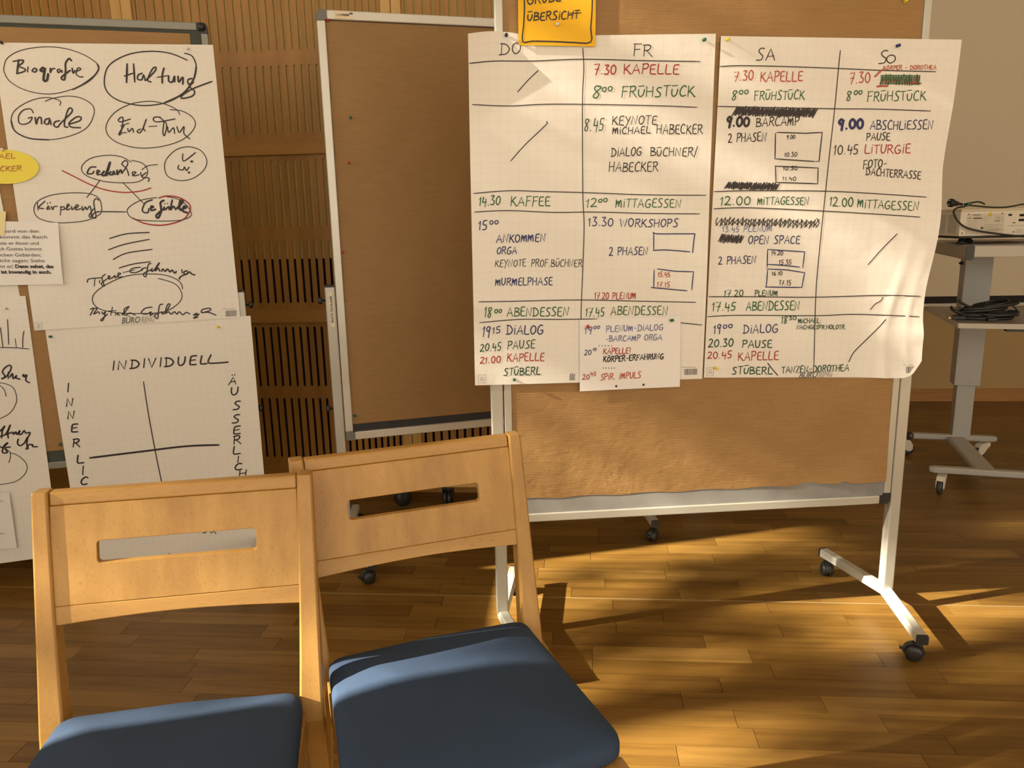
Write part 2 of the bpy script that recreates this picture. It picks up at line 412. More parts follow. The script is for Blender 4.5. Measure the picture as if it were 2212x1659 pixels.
# ------------------------------------------------------------ pin boards on castors
class Board:
    def __init__(s, x, y, yaw, zb):
        s.o = Vector((x, y, 0)); s.yaw = yaw; s.zb = zb
        s.M = Matrix.Translation(s.o) @ Matrix.Rotation(yaw, 4, 'Z'); s.I = s.M.inverted()
        s.c = s.I @ Vector((0, 0, CH)); s.R3 = s.I.to_3x3()
    def px(s, px, py, off=0.0):
        d = s.R3 @ ray(px, py); t = (-off - s.c.y) / d.y; p = s.c + d * t
        return p.x, p.z
BMain = Board(-.0246, 2.2173, .0779, .3849); BMid = Board(-.6447, 2.8661, .2846, .4730); BLeft = Board(-1.6656, 2.6943, .270, .4400)
WBD, HBD = 1.218, 1.537
def castor(parent, x, y, ang, lock=False):
    T = Matrix.Translation((x, y, 0)) @ Matrix.Rotation(ang, 4, 'Z')
    h = MB()
    # hood arc over twin wheels
    pr = [(.0, .030)] ; out = []
    for k in range(9):
        a = R(-10 + 200*k/8); out.append((.030*math.cos(a)-.012, .027+.030*math.sin(a)))
    inn = [(.024*math.cos(R(190-200*k/8))-.012, .027+.024*math.sin(R(190-200*k/8))) for k in range(9)]
    h.prism(out+inn, -.009, .009, 'y'); h.v = [tuple(T @ Vector(p)) for p in h.v]
    h.lathe([(.0075, .05), (.0075, .080)], T, 10)
    if lock: h.box((-.050, -.006, .030), (-.036, .006, .038), T)
    c = h.build('castor', M_['plastic_black'], parent, .0012, 1)
    for sg in (-1, 1):
        w = MB().lathe([(.001, .021), (.012, .0215), (.022, .018), (.025, .013), (.025, .004), (.02, .003), (.001, .003)],
                       T @ Matrix.Translation((-.012, 0, .0255)) @ Matrix.Rotation(R(90*sg), 4, 'X'), 20)
        w.build('wheel', M_['plastic_black'], c)
def board(B, name, label, fmat, felt, s0, post_top, bar_in, angs, felt_h, cap='plastic_grey', fw_=.024, fh_=.030, fr=.0045):
    e = empty(name, B.o, B.yaw, label, 'pinboard', 'pinboards on castors')
    zb, zt = B.zb, B.zb + HBD; s1 = s0 + WBD
    bx('pin_surface', (s0+.01, .0, zb+.01), (s1-.01, .018, zt-.01), M_[felt], e)
    cs = .034
    for nm, a, b in (('frame_rail', (s0+cs, -fr, zb), (s1-cs, .026, zb+fh_)), ('frame_rail', (s0+cs, -fr, zt-fh_), (s1-cs, .026, zt)),
                     ('frame_rail', (s0, -fr, zb+cs), (s0+fw_, .026, zt-cs)), ('frame_rail', (s1-fw_, -fr, zb+cs), (s1, .026, zt-cs))):
        bx(nm, a, b, M_[fmat], e, .003)
    for sx in (0, 1):
        for szz in (0, 1):
            X0 = s0 if sx == 0 else s1; Z0 = zb if szz == 0 else zt; dx = 1 if sx == 0 else -1; dz = 1 if szz == 0 else -1
            P = [(X0 + dx*.014*(1-math.cos(R(90*k/5))), Z0 + dz*.014*(1-math.sin(R(90*k/5)))) for k in range(6)]
            P = P + [(X0+dx*cs, Z0), (X0+dx*cs, Z0+dz*fh_), (X0+dx*fw_, Z0+dz*fh_), (X0+dx*fw_, Z0+dz*cs), (X0, Z0+dz*cs)]
            MB().prism(P, -fr-.001, .027).build('corner_cap', M_[cap], e)
    pw = .036
    for sg, X in ((-1, s0), (1, s1)):
        xo = X + sg*.0025; xp = (xo-pw, xo) if sg < 0 else (xo, xo+pw)
        post = bx('post', (xp[0], -.004, .085), (xp[1], .030, post_top), M_['alu'], e, .004, 3)
        bx('post_cap', (xp[0], -.004, post_top), (xp[1], .030, post_top+.006), M_['plastic_black'], post, .002)
        xc = (xp[0]+xp[1])/2
        for zk in (post_top-.05, .60):
            MB().lathe([(.004, 0), (.004, .012), (.012, .012), (.014, .020), (.011, .026), (.001, .027)], Matrix.Translation((xp[0] if sg < 0 else xp[1], .013, zk)) @ Matrix.Rotation(R(90*sg), 4, 'Y'), 12).build('clamp_knob', M_['plastic_black'], e)
        # bent foot: two arms leaning inwards
        for k, dy in ((0, -1), (1, 1)):
            a = Vector((xc, .013, 0)); b = Vector((xc - sg*bar_in, .013 + dy*.300, 0)); d = (b-a).normalized(); nrm = Vector((-d.y, d.x, 0))
            w = .0165; T = lambda p, h: (p.x, p.y, h)
            prof = [(-w, .066), (-w*.85, .0625), (w*.85, .0625), (w, .066), (w, .086), (w*.8, .092), (-w*.8, .092), (-w, .086)]
            st_ = a - d*.0
            rings = [[(q.x + nrm.x*u, q.y + nrm.y*u, h) for u, h in prof] for q in (st_, b)]
            foot = MB().loft(rings, smooth=False).build('foot', M_['white_metal'], e, .0015, 1)
            rings = [[(q.x + nrm.x*u*1.04, q.y + nrm.y*u*1.04, .077+(h-.077)*1.05) for u, h in prof] for q in (b, b + d*.005)]
            MB().loft(rings, smooth=False).build('end_cap', M_['plastic_black'], foot)
            c = b - d*.018
            castor(e, c.x, c.y, R(angs[(0 if sg < 0 else 2) + k]), lock=(k == 0))
    return e
eM = board(BMain, 'rolling_pinboard', 'aluminium rolling pinboard carrying the two timetable sheets, nearest of the boards', 'alu', 'felt_grey', 0, 1.15, .062, (30, 95, -25, 80), 0, 'plastic_black', .023, .027)
eN = board(BMid, 'rolling_pinboard', 'empty rolling pinboard covered in brown paper, between the two written boards', 'alu_brushed', 'felt_dark', 0, 1.062, .062, (20, 150, 35, 95), 0, 'plastic_grey', .029, .031, fr=.011)
eL = board(BLeft, 'rolling_pinboard', 'rolling pinboard with black corner, covered with mind-map sheets at the left edge', 'alu_dark', 'felt_green', .6652-WBD, 1.05, .062, (20, 60, 10, 80), 0, 'plastic_black', .023, .026)
_c = BLeft.px(435, 58, .008)
MB().lathe([(.0001, .016), (.008, .015), (.013, .009), (.0145, 0), (.0145, -.028)], Matrix.Translation((_c[0], -.004, _c[1])) @ Matrix.Rotation(R(90), 4, 'X'), 20).build('pivot_cap', M_['plastic_black'], eL)
# small prints on the empty board
def txt(name, body, parent, loc, size, mat, width=None, bold=0.0, shear=0.0, rot=0.0, xs=1.0, sub=False):
    cu = bpy.data.curves.new(name, 'FONT'); cu.body = body; cu.size = size; cu.offset = bold; cu.shear = shear; cu.extrude = 0
    cu.resolution_u = 3
    o = bpy.data.objects.new(name, cu); COL.objects.link(o)
    dg = bpy.context.evaluated_depsgraph_get(); me = bpy.data.meshes.new_from_object(o.evaluated_get(dg)); bpy.data.objects.remove(o); bpy.data.curves.remove(cu)
    w = max(v.co.x for v in me.vertices) - min(v.co.x for v in me.vertices); x0 = min(v.co.x for v in me.vertices)
    k = (width / w) if width else xs
    c, s = math.cos(rot), math.sin(rot)
    for v in me.vertices:
        x, y = (v.co.x - x0)*k, v.co.y; v.co = (loc[0] + x*c - y*s, loc[1], loc[2] + x*s + y*c)
    me.materials.clear(); me.materials.append(mat)
    return link(bpy.data.objects.new(name, me), parent)
zt = BMid.zb + HBD
lb = bx('maker_label', (.060, -.0125, zt-.027), (.125, -.011, zt-.003), M_['card_label'] if 'card_label' in M_ else plain('label_cream', (.78,.68,.50), .5), eN)
txt('print', 'Lega', lb, (.066, -.0128, zt-.018), .013, M_['ink_grey'], .018)
txt('print', 'master', lb, (.0845, -.0128, zt-.018), .013, M_['ink_black'], .028, .0004)
MB().prism([(.1175+.0065*math.cos(R(30*k)), zt-.0095+.0032*math.sin(R(30*k))) for k in range(12)], -.0129, -.0125).build('emblem', M_['ink_purple'], lb)
lb2 = bx('side_label', (-.026, -.0055, .915), (-.012, -.004, 1.045), plain('label_cream_2', (.76,.68,.52), .5), eN)
txt('print', 'ERSATZ TISCHLAGER', lb2, (-.0155, -.0058, .93), .011, M_['ink_black'], .10, .0003, rot=R(90))
# ------------------------------------------------------------ paper and handwriting
GLY = {}
def G(ch, w, s): GLY[ch] = (w, s)
G('A', .75, "0,0 .4,1 .72,0|.14,.34 .66,.38"); G('B', .66, ".08,1 .05,0|~0,.98 .5,.93 .45,.62 .12,.52 .6,.42 .6,.1 .02,0")
G('C', .62, "~.6,.88 .38,1 .1,.7 .05,.28 .25,.02 .6,.1"); G('D', .75, ".12,.98 .12,.02|~0,1 .42,.92 .7,.5 .48,.08 -.04,0")
G('E', .58, "~.56,.98 .18,.97 .08,.75 .07,.3 .12,.03 .6,.0|.08,.5 .48,.54"); G('F', .58, ".1,1 .05,-.05|.02,.97 .6,1|.08,.5 .48,.55")
G('G', .72, "~.62,.92 .38,1 .1,.7 .05,.25 .3,.0 .6,.12 .66,.42 .38,.42"); G('H', .68, ".05,1 .04,0|.64,1 .6,0|.05,.48 .62,.54")
G('I', .18, ".1,.72 .08,0|.1,.95 .13,.99"); G('J', .4, "~.3,1 .3,.2 .15,0 .0,.1"); G('K', .66, ".08,1 .04,0|~.58,.95 .12,.45 .3,.42 .62,.02 .72,0")
G('L', .58, "~.1,1 .05,.4 .08,.05 .3,.0 .6,.03"); G('M', .8, "0,0 .08,.95 .1,.35|~.1,.35 .3,.75 .36,.4 .38,.1|~.38,.3 .55,.8 .66,.75 .7,0")
G('N', .72, ".04,0 .08,1 .56,.02 .66,1"); G('O', .68, "~.35,1 .1,.8 .04,.35 .28,0 .6,.3 .6,.8 .32,1"); G('P', .6, ".1,1 .05,-.02|~0,.96 .45,1 .58,.78 .4,.52 .08,.48")
G('R', .66, ".1,1 .05,0|~0,.96 .45,1 .56,.78 .38,.54 .1,.5|.25,.52 .68,-.04"); G('S', .6, "~.6,.95 .35,1 .15,.8 .3,.55 .5,.35 .4,.05 .0,.03")
G('T', .6, "0,.97 .64,1|.32,.98 .29,0"); G('U', .62, "~.05,1 .03,.35 .2,.02 .45,.15 .56,.5 .58,.98"); G('V', .62, "0,1 .28,0 .6,1"); G('W', .9, "0,1 .2,0 .45,.8 .62,0 .88,1")
G('Y', .6, ".02,1 .3,.5|.6,1 .15,-.2"); G('Z', .6, "0,.95 .58,1 .05,0 .6,.03"); G('X', .6, "0,1 .6,0|.58,1 0,0")
G('Ü', .62, "~.05,.75 .04,.3 .2,.02 .45,.15 .56,.5 .57,.75|.02,1.08 .52,1.12"); G('Ö', .66, "~.33,.85 .1,.7 .05,.3 .28,0 .58,.3 .56,.7 .3,.85|.12,1.08 .5,1.12"); G('Ä', .75, "0,0 .4,.85 .72,0|.14,.3 .66,.34|.25,1.1 .3,1.15|.5,1.1 .55,1.15")
G('0', .58, "~.3,1 .08,.75 .05,.3 .25,0 .5,.2 .54,.7 .32,1"); G('1', .3, "0,.75 .2,1 .16,0"); G('2', .55, "~.02,.85 .25,1 .45,.8 .3,.4 .0,.02 .3,.06 .56,.0"); G('3', .52, "~.02,.95 .42,.98 .2,.6 .48,.35 .35,.02 .0,.05")
G('4', .55, "~.12,1 .06,.5 .08,.4 .55,.42|.45,.75 .38,-.12"); G('5', .52, "~.5,1 .15,.97 .1,.55 .4,.5 .42,.12 .2,0 .0,.05"); G('6', .5, "~.4,1 .1,.6 .05,.2 .25,0 .45,.2 .3,.45 .08,.3")
G('7', .55, ".02,.95 .55,1 .2,-.08|.1,.48 .5,.5"); G('8', .52, "~.45,.95 .2,1 .1,.75 .4,.3 .25,.0 .05,.15 .3,.6 .5,.85 .42,1"); G('9', .5, "~.45,.8 .25,1 .05,.75 .2,.5 .42,.72 .45,.95 .36,.4 .3,-.15")
G('o', .8, "~.4,1 .1,.8 .08,.35 .35,.05 .65,.3 .65,.8 .4,1"); G('i', .12, '.07,1 .05,0'); G('.', .22, ".08,.0 .12,.05"); G(',', .2, ".1,.05 .04,-.12"); G('-', .5, ".08,.42 .42,.46"); G('/', .4, "0,-.15 .35,1.15"); G('!', .25, ".15,1.15 .08,.3|.05,.0 .07,.04"); G(':', .2, ".1,.1 .12,.14|.1,.5 .12,.54"); G(' ', .45, "")

class Sheet:
    """A sheet hanging on a board; corners (TL,TR,BR,BL) are read off in the photograph and put on the board's plane."""
    def __init__(s, B, name, label, cat, corners, off, mat, disp=None, n=(60, 80), squares=(27, 39), group=None, tweak=None, outline=None):
        s.B = B; s.off = off; s.disp = disp or (lambda u, v: 0.0)
        TL, TR, BR_, BL_ = [B.px(*c, off) for c in corners]
        s.C = (TL, TR, BR_, BL_)
        s.e = empty(name, B.o, B.yaw, label, cat, group) if False else None
        V, FS, UV = [], [], []
        nu, nv = n
        for j in range(nv+1):
            for i in range(nu+1):
                u, v = i/nu, j/nv; x, z = s.bil(u, v)
                if tweak: dx, dz = tweak(u, v); x += dx; z += dz
                V.append((x, -(off + s.disp(u, v)), z)); UV.append((u*squares[0], (1-v)*squares[1]))
        for j in range(nv):
            for i in range(nu):
                a = j*(nu+1)+i; FS.append((a, a+1, a+nu+2, a+nu+1)[::-1])
        me = bpy.data.meshes.new(name); me.from_pydata(V, [], FS); me.materials.append(M_[mat])
        me.polygons.foreach_set('use_smooth', [True]*len(FS))
        ul = me.uv_layers.new(name='UVMap')
        for lp in me.loops: ul.data[lp.index].uv = UV[lp.vertex_index]
        me.update()
        s.o = bpy.data.objects.new(name, me); link(s.o); s.o.location = B.o; s.o.rotation_euler = (0, 0, B.yaw); tag(s.o, label, cat, group)
        s.ink = {}
    def bil(s, u, v):
        TL, TR, BR_, BL_ = s.C
        return tuple((1-u)*(1-v)*TL[k] + u*(1-v)*TR[k] + u*v*BR_[k] + (1-u)*v*BL_[k] for k in (0, 1))
    def inv(s, x, z):
        u = v = .5
        for _ in range(5):
            a = s.bil(u, v); h = 1e-4; b = s.bil(u+h, v); c = s.bil(u, v+h)
            j11, j21 = (b[0]-a[0])/h, (b[1]-a[1])/h; j12, j22 = (c[0]-a[0])/h, (c[1]-a[1])/h
            d = j11*j22-j12*j21; ex, ez = x-a[0], z-a[1]
            u += (j22*ex - j12*ez)/d; v += (-j21*ex + j11*ez)/d
        return u, v
    def at(s, px, py, lift=.0009):
        dd = 0.0
        for _ in range(3):       # follows the bulges of the paper
            x, z = s.B.px(px, py, s.off + dd); u, v = s.inv(x, z); dd = s.disp(min(1, max(0, u)), min(1, max(0, v)))
        return Vector((x, -(s.off + dd + lift), z))
    def line(s, P, w=2.2, ink='black', smooth=True, sub=6, kind='handwriting'):
        w *= 1.22
        """P in photograph pixels, w in pixels"""
        if smooth and len(P) > 2: P = catmull(P, sub)
        Q = []
        for i, p in enumerate(P):       # subdivide long runs so they follow the paper
            if i and math.hypot(p[0]-P[i-1][0], p[1]-P[i-1][1]) > 18:
                q = P[i-1]; m_ = int(math.hypot(p[0]-q[0], p[1]-q[1])//12)
                for k in range(1, m_): Q.append((q[0]+(p[0]-q[0])*k/m_, q[1]+(p[1]-q[1])*k/m_))
            Q.append(p)
        W = [s.at(*p) for p in Q]
        a, b = s.at(*Q[0]), s.at(Q[0][0]+4, Q[0][1]); ww = w*(b-a).length/4/2
        lay = s.ink.setdefault((kind, ink), [MB(), 0]); mb = lay[0]; lay[1] += 1; lf = (lay[1] % 7)*.00003
        n = len(W); L, Rr = [], []
        for i in range(n):
            t_ = W[min(i+1, n-1)] - W[max(i-1, 0)]; t_ = Vector((t_.x, 0, t_.z))
            if t_.length < 1e-7: t_ = Vector((1, 0, 0))
            t_.normalize(); nn = Vector((-t_.z, 0, t_.x)); p = W[i].copy(); p.y -= lf
            if i == 0: p -= t_*ww*.5
            if i == n-1: p += t_*ww*.5
            k = .75 if i in (0, n-1) else 1
            L.append(p+nn*ww*k); Rr.append(p-nn*ww*k)
        mb.add(L+Rr, [(i, i+1, n+i+1, n+i) for i in range(n-1)])
    def seg(s, P, w=2.2, ink='black', T=(0, 0, 1)):
        s.line([(T[0]+p[0]/T[2], T[1]+p[1]/T[2]) for p in P], w, ink)
    def dot(s, px, py, r, ink='black', kind='handwriting'):
        lay = s.ink.setdefault((kind, ink), [MB(), 0]); c = s.at(px, py, .0009); d = (s.at(px+4, py)-s.at(px, py)).length/4*r
        lay[0].add([c]+[c+Vector((d*math.cos(R(45*k)), 0, d*math.sin(R(45*k)))) for k in range(8)], [(0, k+1, (k+1) % 8+1) for k in range(8)])
    def write(s, text, x0, y0, x1, y1, h, ink='black', w=2.0, gap=.16, slant=.06):
        rg = random.Random(sum(map(ord, text)) + int(x0*7+y0))
        tot = sum(GLY[c][0] + gap for c in text) - gap; k = (x1-x0)/tot; x = 0
        for c in text:
            gw, st = GLY[c]; jy = rg.uniform(-.04, .04)*h; jh = h*rg.uniform(.94, 1.06); js = slant + rg.uniform(-.05, .05)
            if st:
                for part in st.split('|'):
                    sm = part[0] == '~'; pts = [tuple(map(float, q.split(','))) for q in part.lstrip('~').split()]
                    P = [(x0 + (x+a)*k + js*b*h, y0 + (y1-y0)*(x+a)/tot - b*jh + jy) for a, b in pts]
                    s.line(P, w, ink, sm, 4)
            x += gw + gap
    def scribble(s, x0, y0, x1, y1, h, n, ink='black', w=3, sl=6, seed=1):
        rg = random.Random(seed); P = []
        for i in range(n):
            t_ = i/(n-1); x = x0+(x1-x0)*t_; y = y0+(y1-y0)*t_
            P.append((x + (sl if i % 2 else -sl)*.5 + rg.uniform(-1, 1), y + (-h/2 if i % 2 else h/2) + rg.uniform(-.12, .12)*h))
        for a, b in zip(P[:-1], P[1:]): s.line([a, b], w, ink, False)
    def rect(s, x0, y0, x1, y1, ink, kind='printed_mark'):
        lay = s.ink.setdefault((kind, ink), [MB(), 0]); lay[0].add([s.at(*p, .0008) for p in ((x0, y0), (x1, y0), (x1, y1), (x0, y1))], [(3, 2, 1, 0)])
    def prt(s, body, x0, y0, x1, y1, h, ink='black', bold=0.0, shear=0.0):
        a, b = s.at(x0, y0, 0), s.at(x1, y1, 0); hh = (s.at(x0, y0-h, 0)-a).length
        o = txt('printed_text', body, s.o, (0, 0, 0), hh/.72, M_['ink_'+ink], (b-a).length, bold, shear)
        d = (b-a); ln = d.length
        for v in o.data.vertices:
            f_ = v.co.x/ln; p = a + d*f_; u, vv = s.inv(p.x, p.z); v.co = (p.x, -(s.off + s.disp(u, vv) + .0011), p.z + v.co.z)
        return o
    def finish(s):
        for (kind, ink), (mb, _) in s.ink.items():
            o = mb.build(kind, M_['ink_'+ink], s.o, recalc=False)
            nm = {'black': 'black', 'blackpen': 'thin black', 'red': 'red', 'redpale': 'thin red', 'green': 'green', 'dgreen': 'dark green', 'blue': 'blue', 'bluepale': 'pale blue', 'brownred': 'reddish brown'}.get(ink)
            o['kind'] = 'stuff'
            if kind == 'handwriting' and nm: o['label'] = nm + ' marker handwriting'
def logo(S, x0, y0, x1, y1, bx_, icon):
    d = (y1-y0)/(x1-x0); xm = x0+(x1-x0)*.56
    S.prt('BÜRO', x0, y0, xm, y0+d*(xm-x0), 13.5, 'grey', .0007, .35)
    if x1 - x0 > 40: S.prt('RING', xm+1, y0+d*(xm-x0), x1, y1, 13.5, 'greylight', .0007, .35)
    a, b, c, e = bx_; rg = random.Random(3); x = a
    while x < c:
        w = rg.choice((.6, .9, 1.5)); t_ = (x-a)/(c-a); S.rect(x, b + (e[1]*t_), min(x+w, c), b+e[0]+e[1]*t_, 'grey'); x += w + rg.choice((.7, 1.1))
    S.rect(a-6, b-4.5, c-3, b-3, 'greylight')
    i0, j0, i1, j1 = icon; w = 1.0
    for P in (((i0, j0), (i1, j0)), ((i1, j0), (i1, j1)), ((i1, j1), (i0, j1)), ((i0, j1), (i0, j0))): S.line(P, .9, 'greylight', False, kind='printed_mark')
    cx_, cy_ = (i0+i1)/2, (j0+j1)/2
    S.line([(cx_-3, cy_-4), (cx_, cy_-1), (cx_+3, cy_-4)], 1.2, 'greylight', kind='printed_mark'); S.rect(cx_-4.5, cy_+1, cx_+4.5, cy_+2.2, 'greylight'); S.rect(cx_-4, cy_+3.4, cx_+4, cy_+4.4, 'greylight')

# brown covering papers
def kraft(B, label, L_, R__, T_, B_, disp, tear=None):
    n, m_ = 60, 40; V = []; FS = []; rg = random.Random(int(L_*100)+7)
    for j in range(m_+1):
        for i in range(n+1):
            u, v = i/n, j/m_; x = L_+(R__-L_)*u; z = T_+(B_-T_)*v
            if i in (0, n): x += rg.uniform(-.0012, .0012)
            if j == m_ and tear: z += tear(u)
            V.append((x, -(.0015 + disp(u, v)), z))
    for j in range(m_):
        for i in range(n):
            a = j*(n+1)+i; FS.append((a+n+1, a+n+2, a+1, a))
    me = bpy.data.meshes.new('kraft_paper'); me.from_pydata(V, [], FS); me.materials.append(M_['kraft']); me.polygons.foreach_set('use_smooth', [True]*len(FS)); me.update()
    o = link(bpy.data.objects.new('kraft_paper', me)); o.location = B.o; o.rotation_euler = (0, 0, B.yaw)
    return tag(o, label, 'paper', 'brown covering papers')
def kd(seed, amp, corner=0.0):
    def f(u, v):
        w = (math.sin(seed+7*u+4*v)*math.cos(9*v-3*u+seed) + .6*math.sin(17*u*v+seed*2)*math.sin(13*u-8*v))*.5+.6
        e = corner*max(0, (u-.6)/.4)*max(0, (v-.55)/.45)*(.5+.5*math.sin(26*v+14*u)*math.sin(9*u))
        return amp*w*min(1, 12*min(u, 1-u, v+.02, 1.0-v+.02)) + e
    return f
def mtear(u):
    t_ = .002*math.sin(40*u)
    for c, w, h in ((.775, .012, .022), (.80, .02, .007), (.88, .012, .012), (.9, .03, .004)): t_ += h*max(0, 1-abs(u-c)/w)
    return t_
kb = BMain.px(1900, 1041)[1]
kraft(BMain, 'brown ribbed paper behind the timetable sheets, with a torn lower edge', .024, WBD-.025, BMain.zb+HBD-.028, kb+.004, kd(1, .0030, .020), mtear)
kbN = BMid.px(900, 903)[1]
kraft(BMid, 'plain brown paper covering the empty middle pinboard', .030, WBD-.03, BMid.zb+HBD-.033, kbN, kd(3, .0028))
kl = BLeft.px(410, 73)
kraft(BLeft, 'brown paper behind the mind-map sheets on the left pinboard', -.52, kl[0], kl[1], BLeft.px(120, 973)[1], kd(5, .003))

# --- timetable sheet 1 (Thursday, Friday)
def d1(u, v):
    c = .034*max(0, 1-u/.16)**1.5*max(0, 1-v/.24)**1.1                       # curled top left corner
    w = .0035*math.sin(9*v+1)*max(0, 1-u/.12) + .004*max(0, (u-.9)/.1)*math.sin(math.pi*min(1, max(0, (v-.45)/.55)))
    cr = .006*math.exp(-((v-.76)/.02)**2)*max(0, 1-u/.14)
    return .0015 + c + w + cr + .0012*math.sin(5*u)*math.sin(7*v) + .003*v
S1 = Sheet(BMain, 'flip_chart_sheet', 'squared timetable sheet headed DO and FR, on the left of the near pinboard', 'paper', ((1010, 80), (1546, 73), (1516, 818), (1026, 832)), .0065, 'chart', d1, squares=(25.5, 35), group='timetable sheets', tweak=lambda u, v: (0, .012*math.sin(math.pi*min(1, u/.24))*max(0, 1-v/.12)))
for P in ([(1014,137),(1070,132),(1150,132),(1260,128),(1380,131),(1512,133)], [(1259,104),(1261,150),(1258,225),(1259,415),(1261.5,500),(1256,650),(1255,690)], [(1020,226),(1100,229),(1200,225),(1400,228),(1506,232)],
          [(1023,418),(1100,412),(1180,414),(1259,416),(1400,421),(1525,422)], [(1025,458),(1100,455),(1200,459),(1280,458),(1400,461),(1511,462)], [(1034,652),(1100,651),(1250,648),(1400,651),(1503,653)],
          [(1036,697),(1120,690),(1200,690),(1290,689)], [(1468,697),(1516,702)], [(1118,199),(1140,174),(1163,152)], [(1103,348),(1135,312),(1179,270),(1180,263)]): S1.line(P, 1.7, 'blackpen')
def wr(S, items, **kw):
    for it in items:
        t_, x0, y0, x1, y1, h, ink = it[:7]; S.write(t_, x0, y0, x1, y1, h, ink, it[7] if len(it) > 7 else 1.8, **kw)
wr(S1, [('DO',1079,118,1125,117,23,'blackpen'),('FR',1368,120,1408,121,25,'blackpen'),('7.30',1283,160,1330,160,21,'red',2.3),('KAPELLE',1347,160,1466,160,21,'red',2.1),
 ('8',1279,212,1297,212,25,'green',2.1),('oo',1300,199,1324,197,10,'green'),('FRÜHSTÜCK',1342,210,1500,208,22,'green',2.1),('8.45',1262,284,1303,282,26,'dgreen'),('KEYNOTE',1322,270,1418,268,19,'blackpen'),
 ('MICHAEL',1323,290,1405,288,15,'blackpen'),('HABECKER',1418,289,1517,289,20,'blackpen'),('DIALOG',1320,338,1385,336,18,'blackpen'),('BÜCHNER/',1405,337,1506,337,18,'blackpen'),('HABECKER',1315,371,1421,370,20,'blackpen'),
 ('14.30',1034,445,1080,442,19,'green',2),('KAFFEE',1103,444,1188,444,20,'green',2),('12',1265,448,1289,447,18,'green'),('oo',1292,438,1313,436,8,'green'),('MITTAGESSEN',1330,448,1471,448,18,'green'),
 ('15',1033,497,1052,495,19,'blue',2),('oo',1057,485,1077,484,8,'blue'),('13.30',1270,488,1324,488,18,'blue'),('WORKSHOPS',1339,490,1464,490,17,'blue'),('ANKOMMEN',1072,524,1178,521,17,'blue',2),('ORGA',1073,549,1116,548,15,'blue'),
 ('KEYNOTE',1069,577,1136,575,15,'blackpen',1.4),('PROF.BÜCHNER',1147,576,1257,576,16,'blackpen',1.4),('MURMELPHASE',1070,617,1193,615,16,'blue'),('2 PHASEN',1316,552,1399,550,17,'blue'),
 ('15.45',1421,598,1447,598,10,'redpale',1.5),('17.15',1419,620,1446,620,11,'redpale',1.5),('17.20 PLENUM',1284,646,1373,646,14,'red',1.5),
 ('18',1046,686,1061,685,22,'green'),('oo',1068,677,1084,676,8,'green'),('ABENDESSEN',1095,683,1228,682,19,'green',2),('17.45',1264,684,1305,682,18,'green'),('ABENDESSEN',1319,680,1442,680,18,'green'),
 ('19',1041,729,1059,727,22,'blue'),('15',1063,721,1081,719,14,'blue'),('DIALOG',1094,722,1173,721,19,'blue',2.1),('20.45',1037,759,1082,756,16,'dgreen'),('PAUSE',1096,754,1155,752,17,'dgreen'),
 ('21.00',1037,785,1081,783,14,'red'),('KAPELLE',1095,781,1175,779,17,'red'),('STÜBERL',1088,811,1167,809,16,'dgreen',2)])
for P in ([(1410,502),(1420,505),(1460,505),(1501,505)], [(1501,505),(1498,525),(1496,546)], [(1412,503),(1412,541)], [(1411,541),(1440,540),(1490,544)], [(1420,581),(1460,586),(1498,587),(1494,626)], [(1413,583),(1412,622)], [(1406,621),(1450,625),(1484,628)]): S1.line(P, 1.9, 'blue', len(P) > 2 and P[0] != (1420,581))
logo(S1, 1230, 821, 1252, 820, (1478, 797, 1506, (13, -1)), (1033, 809, 1049, 827))
S1.finish()
# --- small sheet over its lower corner
S1b = Sheet(BMain, 'note_sheet', 'small white sheet with the evening programme pinned below the FR column', 'paper', ((1252, 691), (1470, 683), (1468, 835), (1252, 845)), .0140, 'sheet', lambda u, v: .001+.004*v*abs(u-.5), n=(14, 10))
wr(S1b, [('19',1262,721,1279,719,14,'bluepale'),('oo',1282,711,1296,710,7,'bluepale'),('PLENUM-DIALOG',1309,717,1432,713,13,'bluepale',1.6),('-BARCAMP ORGA',1308,738,1430,734,12,'bluepale',1.6),('20',1262,767,1277,766,11,'blue',1.4),('10',1280,758,1288,757,6,'blue',1.2),
 ('KAPELLE!',1303,765,1362,763,12,'red',1.6),('KÖRPER-ERFAHRUNG',1303,782,1433,775,12,'black',2.0),('20',1258,820,1273,819,11,'red',1.4),('45',1275,812,1287,811,8,'red',1.3),('SPIR. IMPULS',1297,821,1384,816,13,'redpale',1.6)])
for k in range(5): S1b.dot(1294+k*6.7, 747, 1.2, 'black'); S1b.dot(1303+k*6, 795, 1.2, 'black')
for q in ((1331,834),(1390,831)): S1b.dot(*q, 2.6, 'black', 'punched_hole')
S1b.finish()
# --- timetable sheet 2 (Saturday, Sunday)
def d2(u, v):
    e = max(0, (u-.72)/.28)
    w = e*(.007*math.sin(11*v+2.0)*min(1, 3*v) + .014*v*v) + .006*e*math.exp(-((v-.86)/.03)**2)
    w += .0030*math.sin(5*u+3.5*v+.8*math.sin(11*v))**2*min(1, max(0, (u-.55)/.2))*max(0, v-.30)*1.3
    w += .0032*math.exp(-((u-.86+.035*math.sin(9*v))/.022)**2)*max(0, v-.42)*2*(1+.35*math.sin(27*v))
    w += .0022*math.exp(-((u-.94-.02*math.sin(13*v))/.018)**2)*max(0, v-.25)*(1+.5*math.sin(41*v+1))
    w += .004*math.exp(-((u-.09)/.03)**2)*max(0, v-.68)*3
    return .0015 + max(0, w) + .0012*math.sin(6*u+1)*math.sin(8*v) + .002*v
def t2(u, v):
    e = max(0, (u-.9)/.1); dx = -.018*e*max(0, (v-.30)/.7)**.5*0 + .006*e*math.sin(15*v)*min(1, 2*v)
    dz = .018*e*e*max(0, (v-.93)/.07)
    return dx - .022*e*e*max(0, (v-.95)/.05), dz
